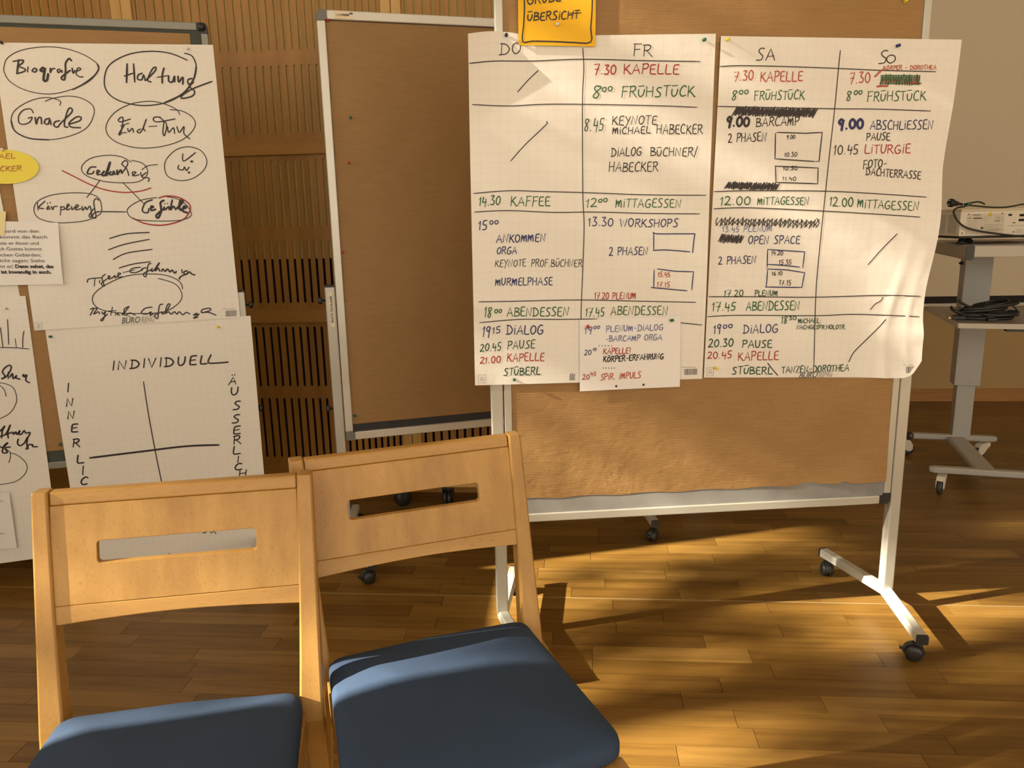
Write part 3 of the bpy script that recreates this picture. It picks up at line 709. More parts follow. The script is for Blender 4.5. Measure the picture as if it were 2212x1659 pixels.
S2 = Sheet(BMain, 'flip_chart_sheet', 'squared timetable sheet headed SA and SO, its right side curling past the near pinboard', 'paper', ((1557, 78), (2077, 86), (1974, 815), (1519, 815)), .0075, 'chart', d2, n=(90, 100), squares=(25.5, 35), group='timetable sheets', tweak=t2)
for P in ([(1555,144),(1600,142),(1700,144),(1811,148),(1900,152),(2021,155)], [(1815,109),(1811,148),(1803,233),(1792,330),(1783,415),(1770,540),(1762,640),(1758,787)], [(1550,230),(1650,232),(1800,235),(1900,236),(2010,240)],
          [(1542,414),(1620,412),(1783,413),(1900,419),(2001,426)], [(1542,451),(1620,449),(1780,456),(1900,463),(1987,469)], [(1531,641),(1620,641),(1760,642),(1900,638),(1988,640)], [(1528,684),(1600,681),(1760,682),(1850,679),(1985,684)],
          [(1875,572),(1905,538),(1938,505)], [(1880,669),(1890,657),(1902,650),(1907,642)], [(1833,782),(1845,760),(1870,735),(1900,705),(1913,690)], [(1658,784),(1668,797),(1680,811)]): S2.line(P, 1.7, 'blackpen')
for P in ([(1678,286),(1740,288),(1776,286)], [(1776,286),(1772,320),(1769,349),(1763,349)], [(1675,288),(1674,343),(1700,345),(1760,349)], [(1674,359),(1700,360),(1767,363),(1766,397),(1740,396),(1676,394),(1675,359)]): S2.line(P, 1.9, 'black', False)
for P in ([(1657,577),(1658,539),(1738,544),(1734,578)], [(1656,571),(1690,573),(1727,577)], [(1656,581),(1700,583),(1738,589),(1732,620)], [(1658,584),(1655,620)], [(1653,620),(1732,621)]): S2.line(P, 1.9, 'blue', False)
wr(S2, [('SA',1633,131,1674,130,26,'blackpen'),('S',1897,139,1916,137,27,'blackpen'),('O',1914,137,1935,136,18,'blackpen'),('7.30',1585,175,1627,173,20,'redpale',2),('KAPELLE',1642,176,1733,175,21,'redpale',2),
 ('8',1580,216,1591,215,20,'green'),('oo',1596,205,1617,203,9,'green'),('FRÜHSTÜCK',1629,216,1737,214,19,'green'),('7.30',1835,180,1879,179,22,'redpale',2),('KÖRPER - DOROTHEA',1908,151,2022,150,9,'redpale',1.3),
 ('8',1828,218,1838,218,21,'green'),('oo',1844,205,1863,204,9,'green'),('FRÜHSTÜCK',1873,219,1999,216,20,'green'),('9.00',1569,273,1618,272,20,'black',4.2),('BARCAMP',1633,273,1726,271,19,'black'),
 ('2 PHASEN',1573,308,1655,304,18,'black'),('9.00',1699,300,1717,300,8,'black',1.2),('10.30',1694,339,1721,338,9,'black',1.2),('10.50',1691,368,1722,367,8,'black',1.4),('11.40',1690,390,1719,390,8,'black',1.2),
 ('9.00',1811,279,1864,277,20,'blue',4.6),('ABSCHLIESSEN',1879,280,2015,279,19,'blue'),('PAUSE',1871,303,1922,303,16,'black'),('10.45',1800,334,1853,332,20,'black'),('LITURGIE',1867,332,1966,331,19,'red'),
 ('FOTO-',1864,364,1915,361,17,'black'),('DACHTERRASSE',1870,378,1988,387,16,'black'),('12.00',1555,443,1620,442,18,'green',2),('MITTAGESSEN',1636,442,1747,442,16,'green'),('12.00',1791,445,1842,446,19,'green',2),('MITTAGESSEN',1852,448,1984,455,18,'green'),
 ('13.45 PLENUM',1560,501,1667,500,12,'bluepale',1.4),('OPEN SPACE',1616,527,1727,526,17,'blue'),('2 PHASEN',1552,571,1633,568,16,'blue'),('14.20',1666,551,1691,551,9,'black',1.3),('15.35',1682,571,1709,571,10,'black',1.3),
 ('16.10',1667,595,1689,594,8,'black',1.3),('17.15',1683,616,1708,616,11,'black',1.3),('17.20',1563,641,1605,640,14,'dgreen',1.6),('PLENUM',1630,639,1679,639,12,'dgreen',1.6),('17.45',1538,672,1588,670,18,'green',2),('ABENDESSEN',1611,671,1727,669,19,'green',2),
 ('18',1687,699,1700,698,15,'dgreen',1.6),('30',1704,691,1720,691,8,'dgreen',1.5),('MICHAEL:',1724,698,1773,697,10,'dgreen',1.5),('NACHGESPR.HOLOTR.',1720,711,1827,711,9,'dgreen',1.4),('19',1541,721,1557,719,18,'blue'),('oo',1561,710,1583,708,8,'blue'),('DIALOG',1605,720,1680,718,18,'blue'),
 ('20.30',1530,750,1583,748,17,'dgreen',2),('PAUSE',1603,751,1667,750,16,'dgreen',2),('20.45',1528,775,1580,773,15,'red'),('KAPELLE',1594,779,1681,777,18,'red'),('STÜBERL',1581,808,1668,808,16,'dgreen',2),('TANZEN-DOROTHEA',1688,806,1833,801,14,'dgreen',1.8)])
S2.scribble(1586, 240, 1762, 244, 17, 74, 'black', 3.2, 8, 1); S2.scribble(1590, 241, 1758, 245, 13, 47, 'black', 3, 5, 2)
S2.scribble(1569, 400, 1680, 404, 14, 50, 'black', 2.9, 7, 3); S2.scribble(1572, 401, 1676, 403, 11, 33, 'black', 2.6, 5, 4)
S2.scribble(1550, 478, 1766, 484, 17, 48, 'black', 1.8, 9, 5); S2.scribble(1556, 480, 1762, 482, 13, 37, 'black', 1.6, -7, 6)
S2.scribble(1555, 515, 1603, 517, 16, 34, 'black', 2.2, 6, 7); S2.line([(1550,487),(1546,480),(1550,470)], 1.6); S2.line([(1764,472),(1769,482),(1762,492)], 1.6)
S2.scribble(1903, 172, 1986, 173, 20, 30, 'dgreen', 2.4, 3, 8)
for k in range(6): S2.line([(1902, 163.5+3.6*k), (1940, 163+3.6*k), (1987, 164+3.6*k)], 1.7, 'green')
S2.scribble(1902, 173, 1984, 172, 17, 22, 'brownred', 1.3, 4, 9)
S2.line([(1910,148),(1900,154),(1889,165),(1893,164),(1905,152)], 1.5, 'redpale'); S2.line([(1894,187),(1905,186),(1917,186)], 3, 'redpale'); S2.line([(1955,179),(1990,180)], 2, 'red')
logo(S2, 1725, 817, 1799, 813, (1957, 792, 1975, (14, -1)), (1527, 794, 1541, 811))
S2.finish()
# --- orange title card
S3 = Sheet(BMain, 'title_card', 'orange card reading ÜBERSICHT with a drawn black frame, pinned above the timetables', 'card', ((1118, -62), (1287, -60), (1285.5, 101), (1120, 98)), .0120, 'card_orange', lambda u, v: .001+.003*v*v, n=(10, 10))
S3.line([(1130,-50),(1133,10),(1131,55),(1129,90),(1150,89),(1200,90),(1240,92),(1276,91),(1276,60),(1279,20),(1280,-50)], 2.4, 'black', True, 3)
wr(S3, [('GROBE',1139,10,1211,2,24,'black',2.4),('ÜBERSICHT',1139,45,1250,40,17,'black',2.2)]); S3.line([(1228,29),(1255,28)], 1.8, 'black')
S3.finish()

# --- left board
Z1 = (0, 0, 3.95)
def dA(u, v): return .0015 + .0015*math.sin(5*u+2)*math.sin(6*v) + .004*v*max(0, 1-u/.3) + .004*max(0, (u-.85)/.15)*math.sin(3*v)
SA = Sheet(BLeft, 'flip_chart_sheet', 'squared mind-map sheet with circled words Biografie, Haltung and Gnade, top of the left pinboard', 'paper', ((-16, 92), (460, 97), (519, 686), (75, 714)), .0085, 'chart', dA, squares=(27, 36), group='mind-map sheets')
ST = """3:30,600 60,500 180,430 380,400 560,415 720,470 830,545 838,600 760,680 620,760 420,803 220,770 80,690 30,600;5:830,545 838,600 760,690 620,765;7:160,510 145,630;5:110,525 195,513 190,540 160,565 215,590 205,610 150,628;5:240,570 235,615;5:290,585 275,605 300,615 315,595 295,580;8:370,575 345,600 375,610 385,580 372,680 400,685 412,630;5:430,580 430,620 445,590 470,585;5:510,590 490,600 500,620 525,600 530,620;6:610,520 590,500 560,540 560,600 550,680 525,660 600,600;5:615,580 625,625 640,600;4:650,610 690,590 665,580 650,630 680,655 710,655
4:1600,515 1450,455 1270,438 1080,470 930,560 890,690 920,790 1020,860 1200,900 1400,880 1560,800 1650,680 1675,570 1640,480 1575,455;6:1400,880 1560,800 1650,680 1675,570;7:1085,545 1080,705;6:1140,545 1150,700;5:1060,650 1150,620;5:1215,625 1180,640 1175,675 1210,680 1225,640 1240,690;5:1240,690 1320,610 1330,575 1300,590 1260,680 1290,700;6:1400,580 1385,640 1385,710;4:1340,660 1440,645;6:1440,650 1440,690 1470,700 1490,650 1490,700;6:1520,650 1525,700 1560,660 1560,720;5:1640,670 1605,680 1610,720 1650,700 1620,740 1660,780 1640,820 1560,840 1550,820 1640,760 1810,695
3:510,900 510,860 400,832 260,860 130,940 95,1030 130,1120 250,1180 420,1193 600,1160 740,1090 800,980 790,900 700,840 580,820 450,840 385,865;5:95,1030 130,1120 250,1180 420,1193;4:285,965 260,930 200,940 160,990 165,1050 210,1060 255,1040 275,1000 240,1010;5:300,1000 310,1060 325,1010 350,1005 355,1060;5:425,1010 390,1020 380,1050 410,1060 425,1020 435,1065;5:510,1030 470,1040 460,1070 490,1085 520,1050 610,960 610,925 585,930 560,1000 550,1075 580,1085;5:590,1060 680,1030 690,1000 650,1000 590,1050 610,1085 690,1090
3:1535,980 1500,930 1380,880 1260,865 1110,890 980,960 910,1060 920,1150 1010,1220 1180,1262 1380,1250 1560,1190 1660,1090 1650,1010 1560,950 1450,935;4:1115,1015 1030,1040 1010,1020 1050,1005 1030,1140 1015,1140 1060,1070;4:1030,1075 1100,1050;4:1020,1140 1080,1130;4:1090,1095 1100,1125 1130,1095 1140,1130;4:1200,1100 1170,1120 1190,1135 1215,1105 1250,1015 1225,1090 1240,1120;4:1270,1080 1340,1076;4:1370,1000 1320,1000 1310,1025 1350,1040 1495,1015;4:1400,1030 1390,1130 1405,1155 1420,1060 1360,1000;4:1430,1080 1440,1130 1480,1090 1490,1140;4:1510,1080 1530,1130 1570,1080 1570,1140 1620,1185
3:1120,1385 1040,1340 930,1325 790,1345 710,1400 700,1460 760,1510 900,1550 1060,1560 1180,1550 1250,1500 1255,1440 1210,1390 1120,1368;5:820,1425 770,1430 745,1480 790,1480 800,1460;5:830,1480 850,1460 830,1455 830,1490 870,1485;7:890,1460 870,1490 900,1490 940,1380 910,1500;6:950,1465 930,1485 960,1490 970,1460 980,1490;6:1000,1450 1000,1490 1030,1450 1040,1480;4:1040,1480 1090,1400 1070,1370 1040,1400 1080,1440 1100,1500;4:1130,1500 1160,1470 1130,1470 1140,1500 1190,1490;4:1200,1470 1210,1500 1250,1470 1210,1510 1270,1520 1265,1550;3:1210,1450 1260,1415 1345,1405;3:855,1535 800,1610 740,1685;3:1045,1555 1140,1650 1225,1735
3:1690,1270 1600,1252 1500,1280 1420,1360 1405,1440 1440,1510 1540,1542 1650,1520 1740,1450 1765,1370 1720,1290 1640,1255;4:1560,1310 1568,1375 1670,1300;4:1525,1410 1520,1440 1560,1450 1575,1425 1590,1455 1615,1425;9:1630,1378 1642,1378;8:1608,1472 1618,1472
3:870,1795 850,1700 770,1655 620,1645 440,1665 320,1720 290,1795 330,1860 440,1895 580,1900 740,1880 850,1830 870,1780;4:320,1730 325,1795;4:385,1715 330,1770 375,1780;4:410,1760 400,1785 425,1780 410,1755;5:403,1733 407,1737;5:428,1728 432,1732;4:440,1760 450,1790 460,1765 490,1760;4:520,1760 515,1835;4:515,1770 545,1765 550,1785 520,1790;4:560,1785 590,1750 575,1745 570,1790 600,1780;4:610,1760 615,1790 640,1765;4:640,1785 670,1755 650,1750 650,1790 690,1780;4:700,1760 705,1795 730,1765 740,1790 770,1760 780,1850 760,1840 800,1780;4:845,1710 820,1695 800,1730 820,1850 790,1855 800,1820 850,1805;4:830,1805 1075,1808
3:1340,1685 1200,1710 1100,1770 1090,1820 1150,1870 1320,1885 1530,1880 1630,1840 1600,1760 1520,1700 1420,1678;5:1300,1705 1240,1730 1215,1800 1260,1815 1270,1780;6:1280,1780 1310,1765 1290,1760 1290,1795 1330,1785;7:1400,1710 1370,1730 1375,1800 1350,1860 1335,1835 1400,1780;6:1400,1765 1405,1790 1440,1765 1445,1790;6:1470,1705 1455,1790 1480,1760 1500,1790;8:1510,1780 1560,1720 1540,1710 1530,1770 1545,1795;7:1550,1785 1590,1770 1570,1760 1560,1800 1600,1815;5:1405,1738 1408,1740;5:1428,1736 1431,1738
4:935,2035 1080,1995 1275,1983;4:925,2132 1060,2085 1275,2042;4:965,2215 1080,2160 1300,2128;4:1015,2287 1140,2252 1285,2233;3:1050,2325 1150,2302
4:745,2410 760,2380 870,2370;4:810,2380 805,2440;4:850,2390 850,2415;4:900,2340 870,2370 890,2440 865,2420 910,2380;4:920,2380 940,2360 925,2355 925,2380 960,2370 980,2350 985,2370 1010,2350 1030,2335 1010,2330 1010,2365 1045,2360;4:1200,2280 1130,2290 1110,2320 1160,2325 1220,2300;4:1200,2310 1220,2290 1250,2285;4:1290,2250 1265,2260 1245,2360 1225,2335 1290,2300;5:1300,2290 1290,2310 1315,2305 1360,2240 1325,2310 1350,2290 1365,2315;5:1380,2315 1390,2295 1410,2315 1430,2295 1450,2320 1470,2305 1490,2330 1505,2315;5:1550,2300 1555,2330;5:1600,2310 1570,2320 1580,2345 1615,2320 1640,2340 1665,2345;5:1610,2330 1550,2355 1530,2375 1535,2382
3:1560,2465 1530,2400 1420,2350 1260,2337 1080,2355 920,2420 810,2500 790,2570 840,2630 970,2665 1180,2675 1400,2660 1530,2580 1550,2500 1490,2420 1350,2375
4:770,2640 800,2630 770,2690;4:800,2635 830,2630 800,2680 840,2660 850,2680;4:870,2660 880,2680 900,2660 880,2730 860,2730 920,2680;4:960,2620 945,2690;4:920,2655 990,2650;4:990,2670 985,2690;4:1020,2670 1000,2680 1020,2690;4:1040,2680 1060,2665 1045,2690 1090,2630 1100,2615 1060,2640 1070,2690 1110,2670 1155,2690;4:1300,2620 1240,2630 1205,2670 1250,2680 1290,2660 1280,2690 1320,2670;4:1390,2595 1360,2610 1345,2715 1320,2690 1380,2660;4:1400,2660 1380,2675 1410,2670 1450,2600 1430,2600 1410,2670 1440,2660 1460,2680 1490,2660 1510,2680 1530,2660 1560,2685 1590,2665 1620,2680;4:1680,2670 1650,2690 1700,2680 1650,2715 1690,2705;4:1720,2670 1790,2650 1790,2630 1730,2640 1720,2665 1780,2665 1845,2690"""
for ln in ST.replace('\n', ';').split(';'):
    w, pts = ln.split(':'); SA.seg([tuple(map(float, q.split(','))) for q in pts.split()], .55*float(w), 'black' if float(w) > 3 else 'blackpen', Z1)
SA.seg([(530,1455),(640,1510),(760,1570),(900,1620),(1060,1642),(1200,1630),(1290,1603)], 2.4, 'red', Z1)
SA.seg([(1355,1690),(1430,1672),(1540,1690),(1620,1750),(1610,1820),(1550,1880),(1400,1920),(1250,1910),(1130,1860)], 2.6, 'red', Z1)
logo(SA, 263, 699, 336, 695, (487, 671, 511, (13, -1)), (75, 697, 91, 712))
SA.finish()
def dB(u, v): return .0015 + .002*math.sin(4*u+1)*math.sin(5*v) + .010*max(0, v-.55)
SBs = Sheet(BLeft, 'flip_chart_sheet', 'squared sheet with a cross diagram headed INDIVIDUELL, lower right of the left pinboard', 'paper', ((97, 708), (541, 682), (584, 1180), (180, 1232)), .0062, 'chart', dB, squares=(27, 36), group='mind-map sheets')
SBs.write('iNDiViDUEL', 243, 799, 447, 786, 19, 'black', 3.0, .3); SBs.line([(456,766),(450,783),(470,784),(493,782)], 3, 'black')
for c, x, y in (('i',147,847),('N',150,878),('N',153,905),('E',160,933),('R',164,966),('L',173,1001),('i',179,1026),('C',181,1048)): SBs.write(c, x-7 if c != 'i' else x-2, y, x+8 if c != 'i' else x+2, y-1, 17 if c != 'i' else 20, 'black', 3)
for c, x, y in (('Ä',502,831),('U',507,854),('S',511,886),('S',509,914),('E',511,938),('R',512,960),('L',511,981),('i',514,1000),('C',515,1016),('H',524,1030)): SBs.write(c, x-8 if c != 'i' else x-2, y, x+8 if c != 'i' else x+2, y-2, 17 if c not in 'iCH' else 14, 'black', 2.6)
SBs.line([(310,824),(320,890),(335,972),(350,1045)], 2.0, 'blackpen'); SBs.line([(194,989),(300,976),(400,964),(473,961)], 4, 'black')
SBs.line([(436,1142),(440,1151),(447,1148)], 1.8, 'black'); SBs.line([(457,1142),(455,1152)], 1.8, 'black'); SBs.line([(458,1151),(468,1143)], 1.8, 'black'); SBs.line([(459,1144),(467,1153)], 1.8, 'black')
SBs.prt('BÜRO', 354, 1211, 386, 1210, 13.5, 'grey', .0007, .35); SBs.prt('RING', 388, 1210, 418, 1209, 13.5, 'greylight', .0007, .35)
for k in range(7): SBs.rect(544+2*k, 1177-k*.3, 545+2*k, 1187-k*.3, 'grey')
SBs.finish()
def dF(u, v): return .0015 + .012*max(0, v-.6) + .004*max(0, (u-.9)/.1)*max(0, 1-v/.2)
SF = Sheet(BLeft, 'flip_chart_sheet', 'squared sheet with small bar sketch and circles, cut by the left picture edge at bottom', 'paper', ((-330, 648), (56, 639), (130, 1198), (-250, 1250)), .0050, 'chart', dF, squares=(27, 36), group='mind-map sheets')
for P in ([(0,2965),(140,2968),(250,2978)], [(-60,2965),(0,2965)], [(65,2725),(70,2830),(75,2940)], [(5,2795),(15,2880),(25,2960)], [(130,2890),(140,2965)], [(205,2825),(195,2890),(195,2965)]): SF.seg(P, 1.8, 'blackpen', Z1)
Z5 = (0, 760, 5.53)
for ln in """4:25,325 60,290 30,240 60,190 110,160 135,180 120,230 80,290 50,310 20,320;4:100,240 100,320;4:120,300 150,260 160,320 200,280 190,310 240,325;4:270,290 285,270 290,300 320,275 310,340 355,368
2:-60,375 0,370 80,385 160,430 198,530 190,620 120,730 0,798 -60,820;2:-20,390 0,400 50,450 75,530;4:0,950 60,885 30,940 20,1030;4:0,1010 70,980 125,870 95,960 100,1030;4:70,990 150,960 160,985 190,955 200,985 240,940 225,985 260,980 290,940 310,970 360,965 330,1030
4:0,1130 40,1140 95,1085 50,1120 30,1200 90,1200 60,1150 125,1135;2:60,1150 120,1200 125,1260 105,1325;4:220,1040 210,1090 240,1120 290,1090 330,1020 320,1100 340,1160;4:310,1165 345,1110 390,1110 390,1130 450,1133;2:125,1205 200,1230 290,1300 325,1380 290,1470 180,1550 0,1585 -60,1585""".replace('\n', ';').split(';'):
    w, pts = ln.split(':'); SF.seg([tuple(map(float, q.split(','))) for q in pts.split()], .75*float(w), 'black', Z5)
SF.finish()
SD = Sheet(BLeft, 'flip_chart_sheet', 'squared sheet at the upper left picture edge, mostly cut off', 'paper', ((-420, 85), (-62, 90), (44, 645), (-340, 670)), .0048, 'chart', lambda u, v: .001, squares=(27, 36), group='mind-map sheets')
SE = Sheet(BLeft, 'printed_note', 'white note with a printed text ending in two bold lines, at left picture edge', 'paper', ((-140, 474), (126, 481), (138, 614), (-140, 619)), .0150, 'sheet', lambda u, v: .001+.010*max(0, (u-.85)/.15)*math.sin(2.6*v), n=(24, 14))
for body, x0, x1, y, b in (('gefragt ward von den', -40, 84, 502.6, 0), ('Wann kommt das Reich', -42, 102, 515.3, 0), ('antwortete er ihnen und', -44, 84, 528.6, 0), ('Das Reich Gottes kommt', -42, 91, 541, 0), ('nicht mit äußerlichen Gebärden;', -88, 89, 554, 0), ('man nicht sagen: Siehe', -36, 97, 566.4, 0), ('ist es!', 1, 28.5, 578.6, 0)):
    SE.prt(body, x0, y-.2, x1, y, 7.4, 'black', 0)
SE.prt('Denn sehet, das', 33.5, 578.7, 116, 579, 7.4, 'black', .0007); SE.prt('ist inwendig in euch.', 3, 590.8, 111.5, 591, 7.4, 'black', .0007)
SE.finish()
SG = Sheet(BLeft, 'printed_note', 'small printed slip pinned low on the bar-sketch sheet', 'paper', ((-150, 1066), (20, 1064), (37, 1184), (-140, 1192)), .0230, 'sheet', lambda u, v: .0012, n=(8, 8))
SG.prt('nd', -1, 1084, 6, 1084, 4.5, 'grey'); SG.prt('bis', 0, 1154, 10, 1154, 4.5, 'grey')
SH = Sheet(BLeft, 'sticky_note', 'pale yellow sticky strip on the printed note at the left edge', 'note', ((-45, 458), (13, 457), (10, 508), (-45, 510)), .0175, 'sticky', lambda u, v: .0005, n=(3, 3))
# yellow oval card
c0 = BLeft.px(8, 360, .0165); rx = BLeft.px(84, 360, .0165)[0]-c0[0]; rz = (BLeft.px(8, 322, .0165)[1]-BLeft.px(8, 397, .0165)[1])/2
ov = MB().prism([(c0[0]+rx*math.cos(R(10*k)), c0[1]+rz*math.sin(R(10*k))) for k in range(36)], -.0166, -.0161).build('oval_card', M_['card_yellow'])
ov.location = BLeft.o; ov.rotation_euler = (0, 0, BLeft.yaw); tag(ov, 'yellow oval name card with red writing pinned at the left picture edge', 'card')
class _S(Sheet):
    def __init__(s): s.B = BLeft; s.off = .0168; s.disp = lambda u, v: 0; s.C = (BLeft.px(-60, 320, .0168), BLeft.px(90, 320, .0168), BLeft.px(90, 400, .0168), BLeft.px(-60, 400, .0168)); s.o = ov; s.ink = {}
so = _S(); wr(so, [('MICHAEL', -50, 344, 33, 342, 11, 'brownred', 1.5), ('HABECKER', -50, 370, 46, 369, 11, 'brownred', 1.6)]); so.finish()

# ------------------------------------------------------------ push pins
pinmesh = {}
def pin(B, px, py, col, off, label, tilt=0.2):
    if col not in pinmesh:
        mb = MB().lathe([(.0006, -.004), (.0006, .001), (.0042, .001), (.0046, .002), (.0030, .0032), (.0024, .0065), (.0034, .0088), (.0044, .0105), (.0044, .0122), (.0032, .0135), (.0001, .0138)], n=14)
        pinmesh[col] = mb.mesh('push_pin', M_['pin_'+col])
    x, z = B.px(px, py, off + .008)
    o = link(bpy.data.objects.new('push_pin', pinmesh[col]))
    rg = random.Random(int(px*3+py))
    L_ = Matrix.Translation((x, -(off), z)) @ Matrix.Rotation(R(90), 4, 'X') @ Matrix.Rotation(rg.uniform(-tilt, tilt), 4, 'X') @ Matrix.Rotation(rg.uniform(-tilt, tilt), 4, 'Y')
    o.matrix_world = B.M @ L_
    tag(o, label, 'pin', 'push pins')
for a in ((BMain,1094,75,'black',.009,'black push pin at the top left of the DO and FR sheet'), (BMain,1522,85,'green',.009,'green push pin at the top right corner of the DO and FR sheet'),
          (BMain,1204,51,'white',.0135,'white push pin through the orange title card'), (BMain,1573,84,'yellow',.010,'yellow push pin at the top left of the SA and SO sheet'),
          (BMain,1941,98,'blue',.010,'dark blue push pin at the top right of the SA and SO sheet'), (BMain,1271,705,'red',.0155,'red push pin at the top left of the small evening sheet'),
          (BMain,1451,693,'green',.0155,'green push pin at the top right of the small evening sheet'), (BMain,1111,821,'green',.011,'green push pin at the bottom of the DO and FR sheet'),
          (BMain,1546,795,'yellow',.013,'yellow push pin at the bottom left of the SA and SO sheet'), (BMain,1958,2,'yellow',.004,'yellow push pin in the brown paper at the top edge, above SO'),
          (BMid,708,43,'red',.005,'red push pin in the top left corner of the empty brown board'), (BMid,758,254,'green',.005,'green push pin in the upper part of the empty brown board'),
          (BMid,754,352,'red',.005,'red push pin below the green one on the empty brown board'), (BMid,740,545,'red',.005,'red push pin at the left edge of the empty brown board, mid height'), (BMid,766,898,'green',.005,'green push pin in the bottom left corner of the empty brown board'),
          (BLeft,2,92,'black',.010,'black push pin at the left picture edge on the mind-map sheet'), (BLeft,405,105,'white',.011,'white push pin at the top right of the Haltung circle'),
          (BLeft,4,324,'white',.017,'white push pin through the yellow oval card'), (BLeft,109,728,'green',.008,'green push pin at the top left of the INDIVIDUELL sheet'), (BLeft,470,706,'yellow',.008,'yellow push pin at the top right of the INDIVIDUELL sheet'),
          (BLeft,12,667,'white',.007,'white push pin above the bar sketch'), (BLeft,129,960,'green',.004,'green push pin in the brown strip between the two lower left sheets')):
    pin(*a)
# ------------------------------------------------------------ chairs (beech frame, slotted backrest, blue seat)
CW, CZT, CK, CZB = .4603, .863, .2664, .6495
def yb(z): return CK*(z-.45) if z > .45 else (.45-z)*.16
def panel_with_slot(W, z0, z1, sx, s0, s1, th, name, mat, parent):
    bm = bmesh.new(); y0 = 0
    def loop(P): 
        vs_ = [bm.verts.new((x, 0, z)) for x, z in P]; return [bm.edges.new((vs_[i], vs_[(i+1) % len(vs_)])) for i in range(len(vs_))]
    es = loop([(-W/2, z0), (0, z0), (W/2, z0), (W/2, z1), (0, z1), (-W/2, z1)]) + loop(rrect(-sx, s0, sx, s1, .006, 4))
    r = bmesh.ops.triangle_fill(bm, edges=es, use_beauty=True, use_dissolve=False)
    fs = [g for g in r['geom'] if isinstance(g, bmesh.types.BMFace)]
    ex = bmesh.ops.extrude_face_region(bm, geom=fs)
    for g in ex['geom']:
        if isinstance(g, bmesh.types.BMVert): g.co.y += th
    bmesh.ops.recalc_face_normals(bm, faces=bm.faces)
    es = [e for e in bm.edges if len(e.link_faces) == 2 and e.calc_face_angle(0) > R(60)]
    bmesh.ops.bevel(bm, geom=es, offset=.0012, segments=2, profile=.5, affect='EDGES', clamp_overlap=True)
    for v in bm.verts: v.co.y += yb(v.co.z) + .0
    me = bpy.data.meshes.new(name); bm.to_mesh(me); bm.free(); me.materials.append(mat)
    return link(bpy.data.objects.new(name, me), parent)
def chair(label, x, y, a):
    e = empty('side_chair', (x, y, 0), a, label, 'chair', 'wooden chairs with blue seats')
    # back posts / rear legs, tapering upwards, bent at the seat
    for sg in (-1, 1):
        prof = []
        for z in (0, .12, .25, .36, .42, .45, .48, .55, .65, .76, .85, .8615, CZT):
            wf = .030 if z < .3 else (.030 + .010*max(0, 1-abs(z-.47)/.2) if z < .6 else .033 - .0072*(z-.6)/.263)
            df = .030 + .012*max(0, 1-abs(z-.45)/.3)
            k = 1.0 if z < CZT-.002 else .8
            yc = yb(z) if abs(z-.45) > .04 else yb(z)*.8+.001
            xo = sg*(CW/2 - (.002 if z > CZT-.001 else 0)); xi = sg*(CW/2 - wf + (.002 if z > CZT-.001 else 0))
            r_ = .003; X0, X1 = sorted((xo, xi)); Y0_, Y1_ = yc-.006, yc+df-.006
            prof.append([(px, py, z) for px, py in ((X0+r_, Y0_), (X1-r_, Y0_), (X1, Y0_+r_), (X1, Y1_-r_), (X1-r_, Y1_), (X0+r_, Y1_), (X0, Y1_-r_), (X0, Y0_+r_))])
        MB().loft(prof, smooth=False).build('back_post', M_['beech_z'], e, .0015, 2)
    Wi = CW - 2*.0265; zr = CZT - .024; zl = CZB + .027
    top = MB(); g = .0004
    top.box((-Wi/2+.0008, 0, zr+g), (Wi/2-.0008, .020, CZT-.001))
    o = top.build('top_rail', M_['beech_x'], e, .003, 3)
    for v in o.data.vertices: v.co.y += yb(v.co.z)
    panel_with_slot(Wi-.0016, zl, zr, .1304, .7413, .7775, .013, 'back_panel', M_['beech_panel'], e)
    n = 16; P = [(-Wi/2+.0008, zl-g), (Wi/2-.0008, zl-g)] + [((Wi/2-.0008)*(1-2*k/n), CZB - .004 + .008*math.sin(math.pi*k/n)) for k in range(n+1)]
    o = MB().prism(P, 0, .020).build('lower_rail', M_['beech_x'], e, .0015, 2)
    for v in o.data.vertices: v.co.y += yb(v.co.z)
    # seat cushion: rounded trapezoid with a domed top
    wr_, wf_, D = .196, .216, .430
    def outline(ins, n=10):
        P = []; r = .045
        cs = [(-wr_, .012, .030), (wr_, .012, .030), (wf_, -D+.03, r), (-wf_, -D+.03, r)]
        pts = [Vector((p[0], p[1], 0)) for p in cs]
        for i in range(4):
            p = pts[i]; a_ = (pts[i-1]-p).normalized(); b_ = (pts[(i+1) % 4]-p).normalized(); rr = cs[i][2]
            p0 = p + a_*rr; p1 = p + b_*rr
            for k in range(n+1):
                t_ = k/n; P.append(p0*(1-t_)**2 + p*2*t_*(1-t_) + p1*t_*t_)
            q = pts[(i+1) % 4] - b_*cs[(i+1) % 4][2]
            for k in range(1, 8): P.append(p1 + (q-p1)*k/8)
        c = Vector((0, -D/2, 0)); out = []
        for p in P:
            d = p - c; bul = .010*(1-min(1, abs(p.x)/.2)) if p.y > -.1 or p.y < -D+.08 else 0
            p = p + Vector((0, bul*(1 if p.y > -.1 else -1), 0)); L_ = (p-c).length
            out.append(c + (p-c)*((L_-ins)/L_))
        return out
    rings = []; H0, H1 = .468, .503
    for ins, z in ((.012, H0), (.004, H0+.001), (.0, H0+.007), (0, H1-.014), (.002, H1-.007), (.006, H1-.002), (.012, H1+.001), (.030, H1+.0065), (.07, H1+.013), (.11, H1+.0175), (.15, H1+.0195), (.19, H1+.0205)):
        rings.append([(p.x, p.y, z) for p in outline(ins)])
    MB().loft(rings).build('seat_cushion', M_['fabric'], e)
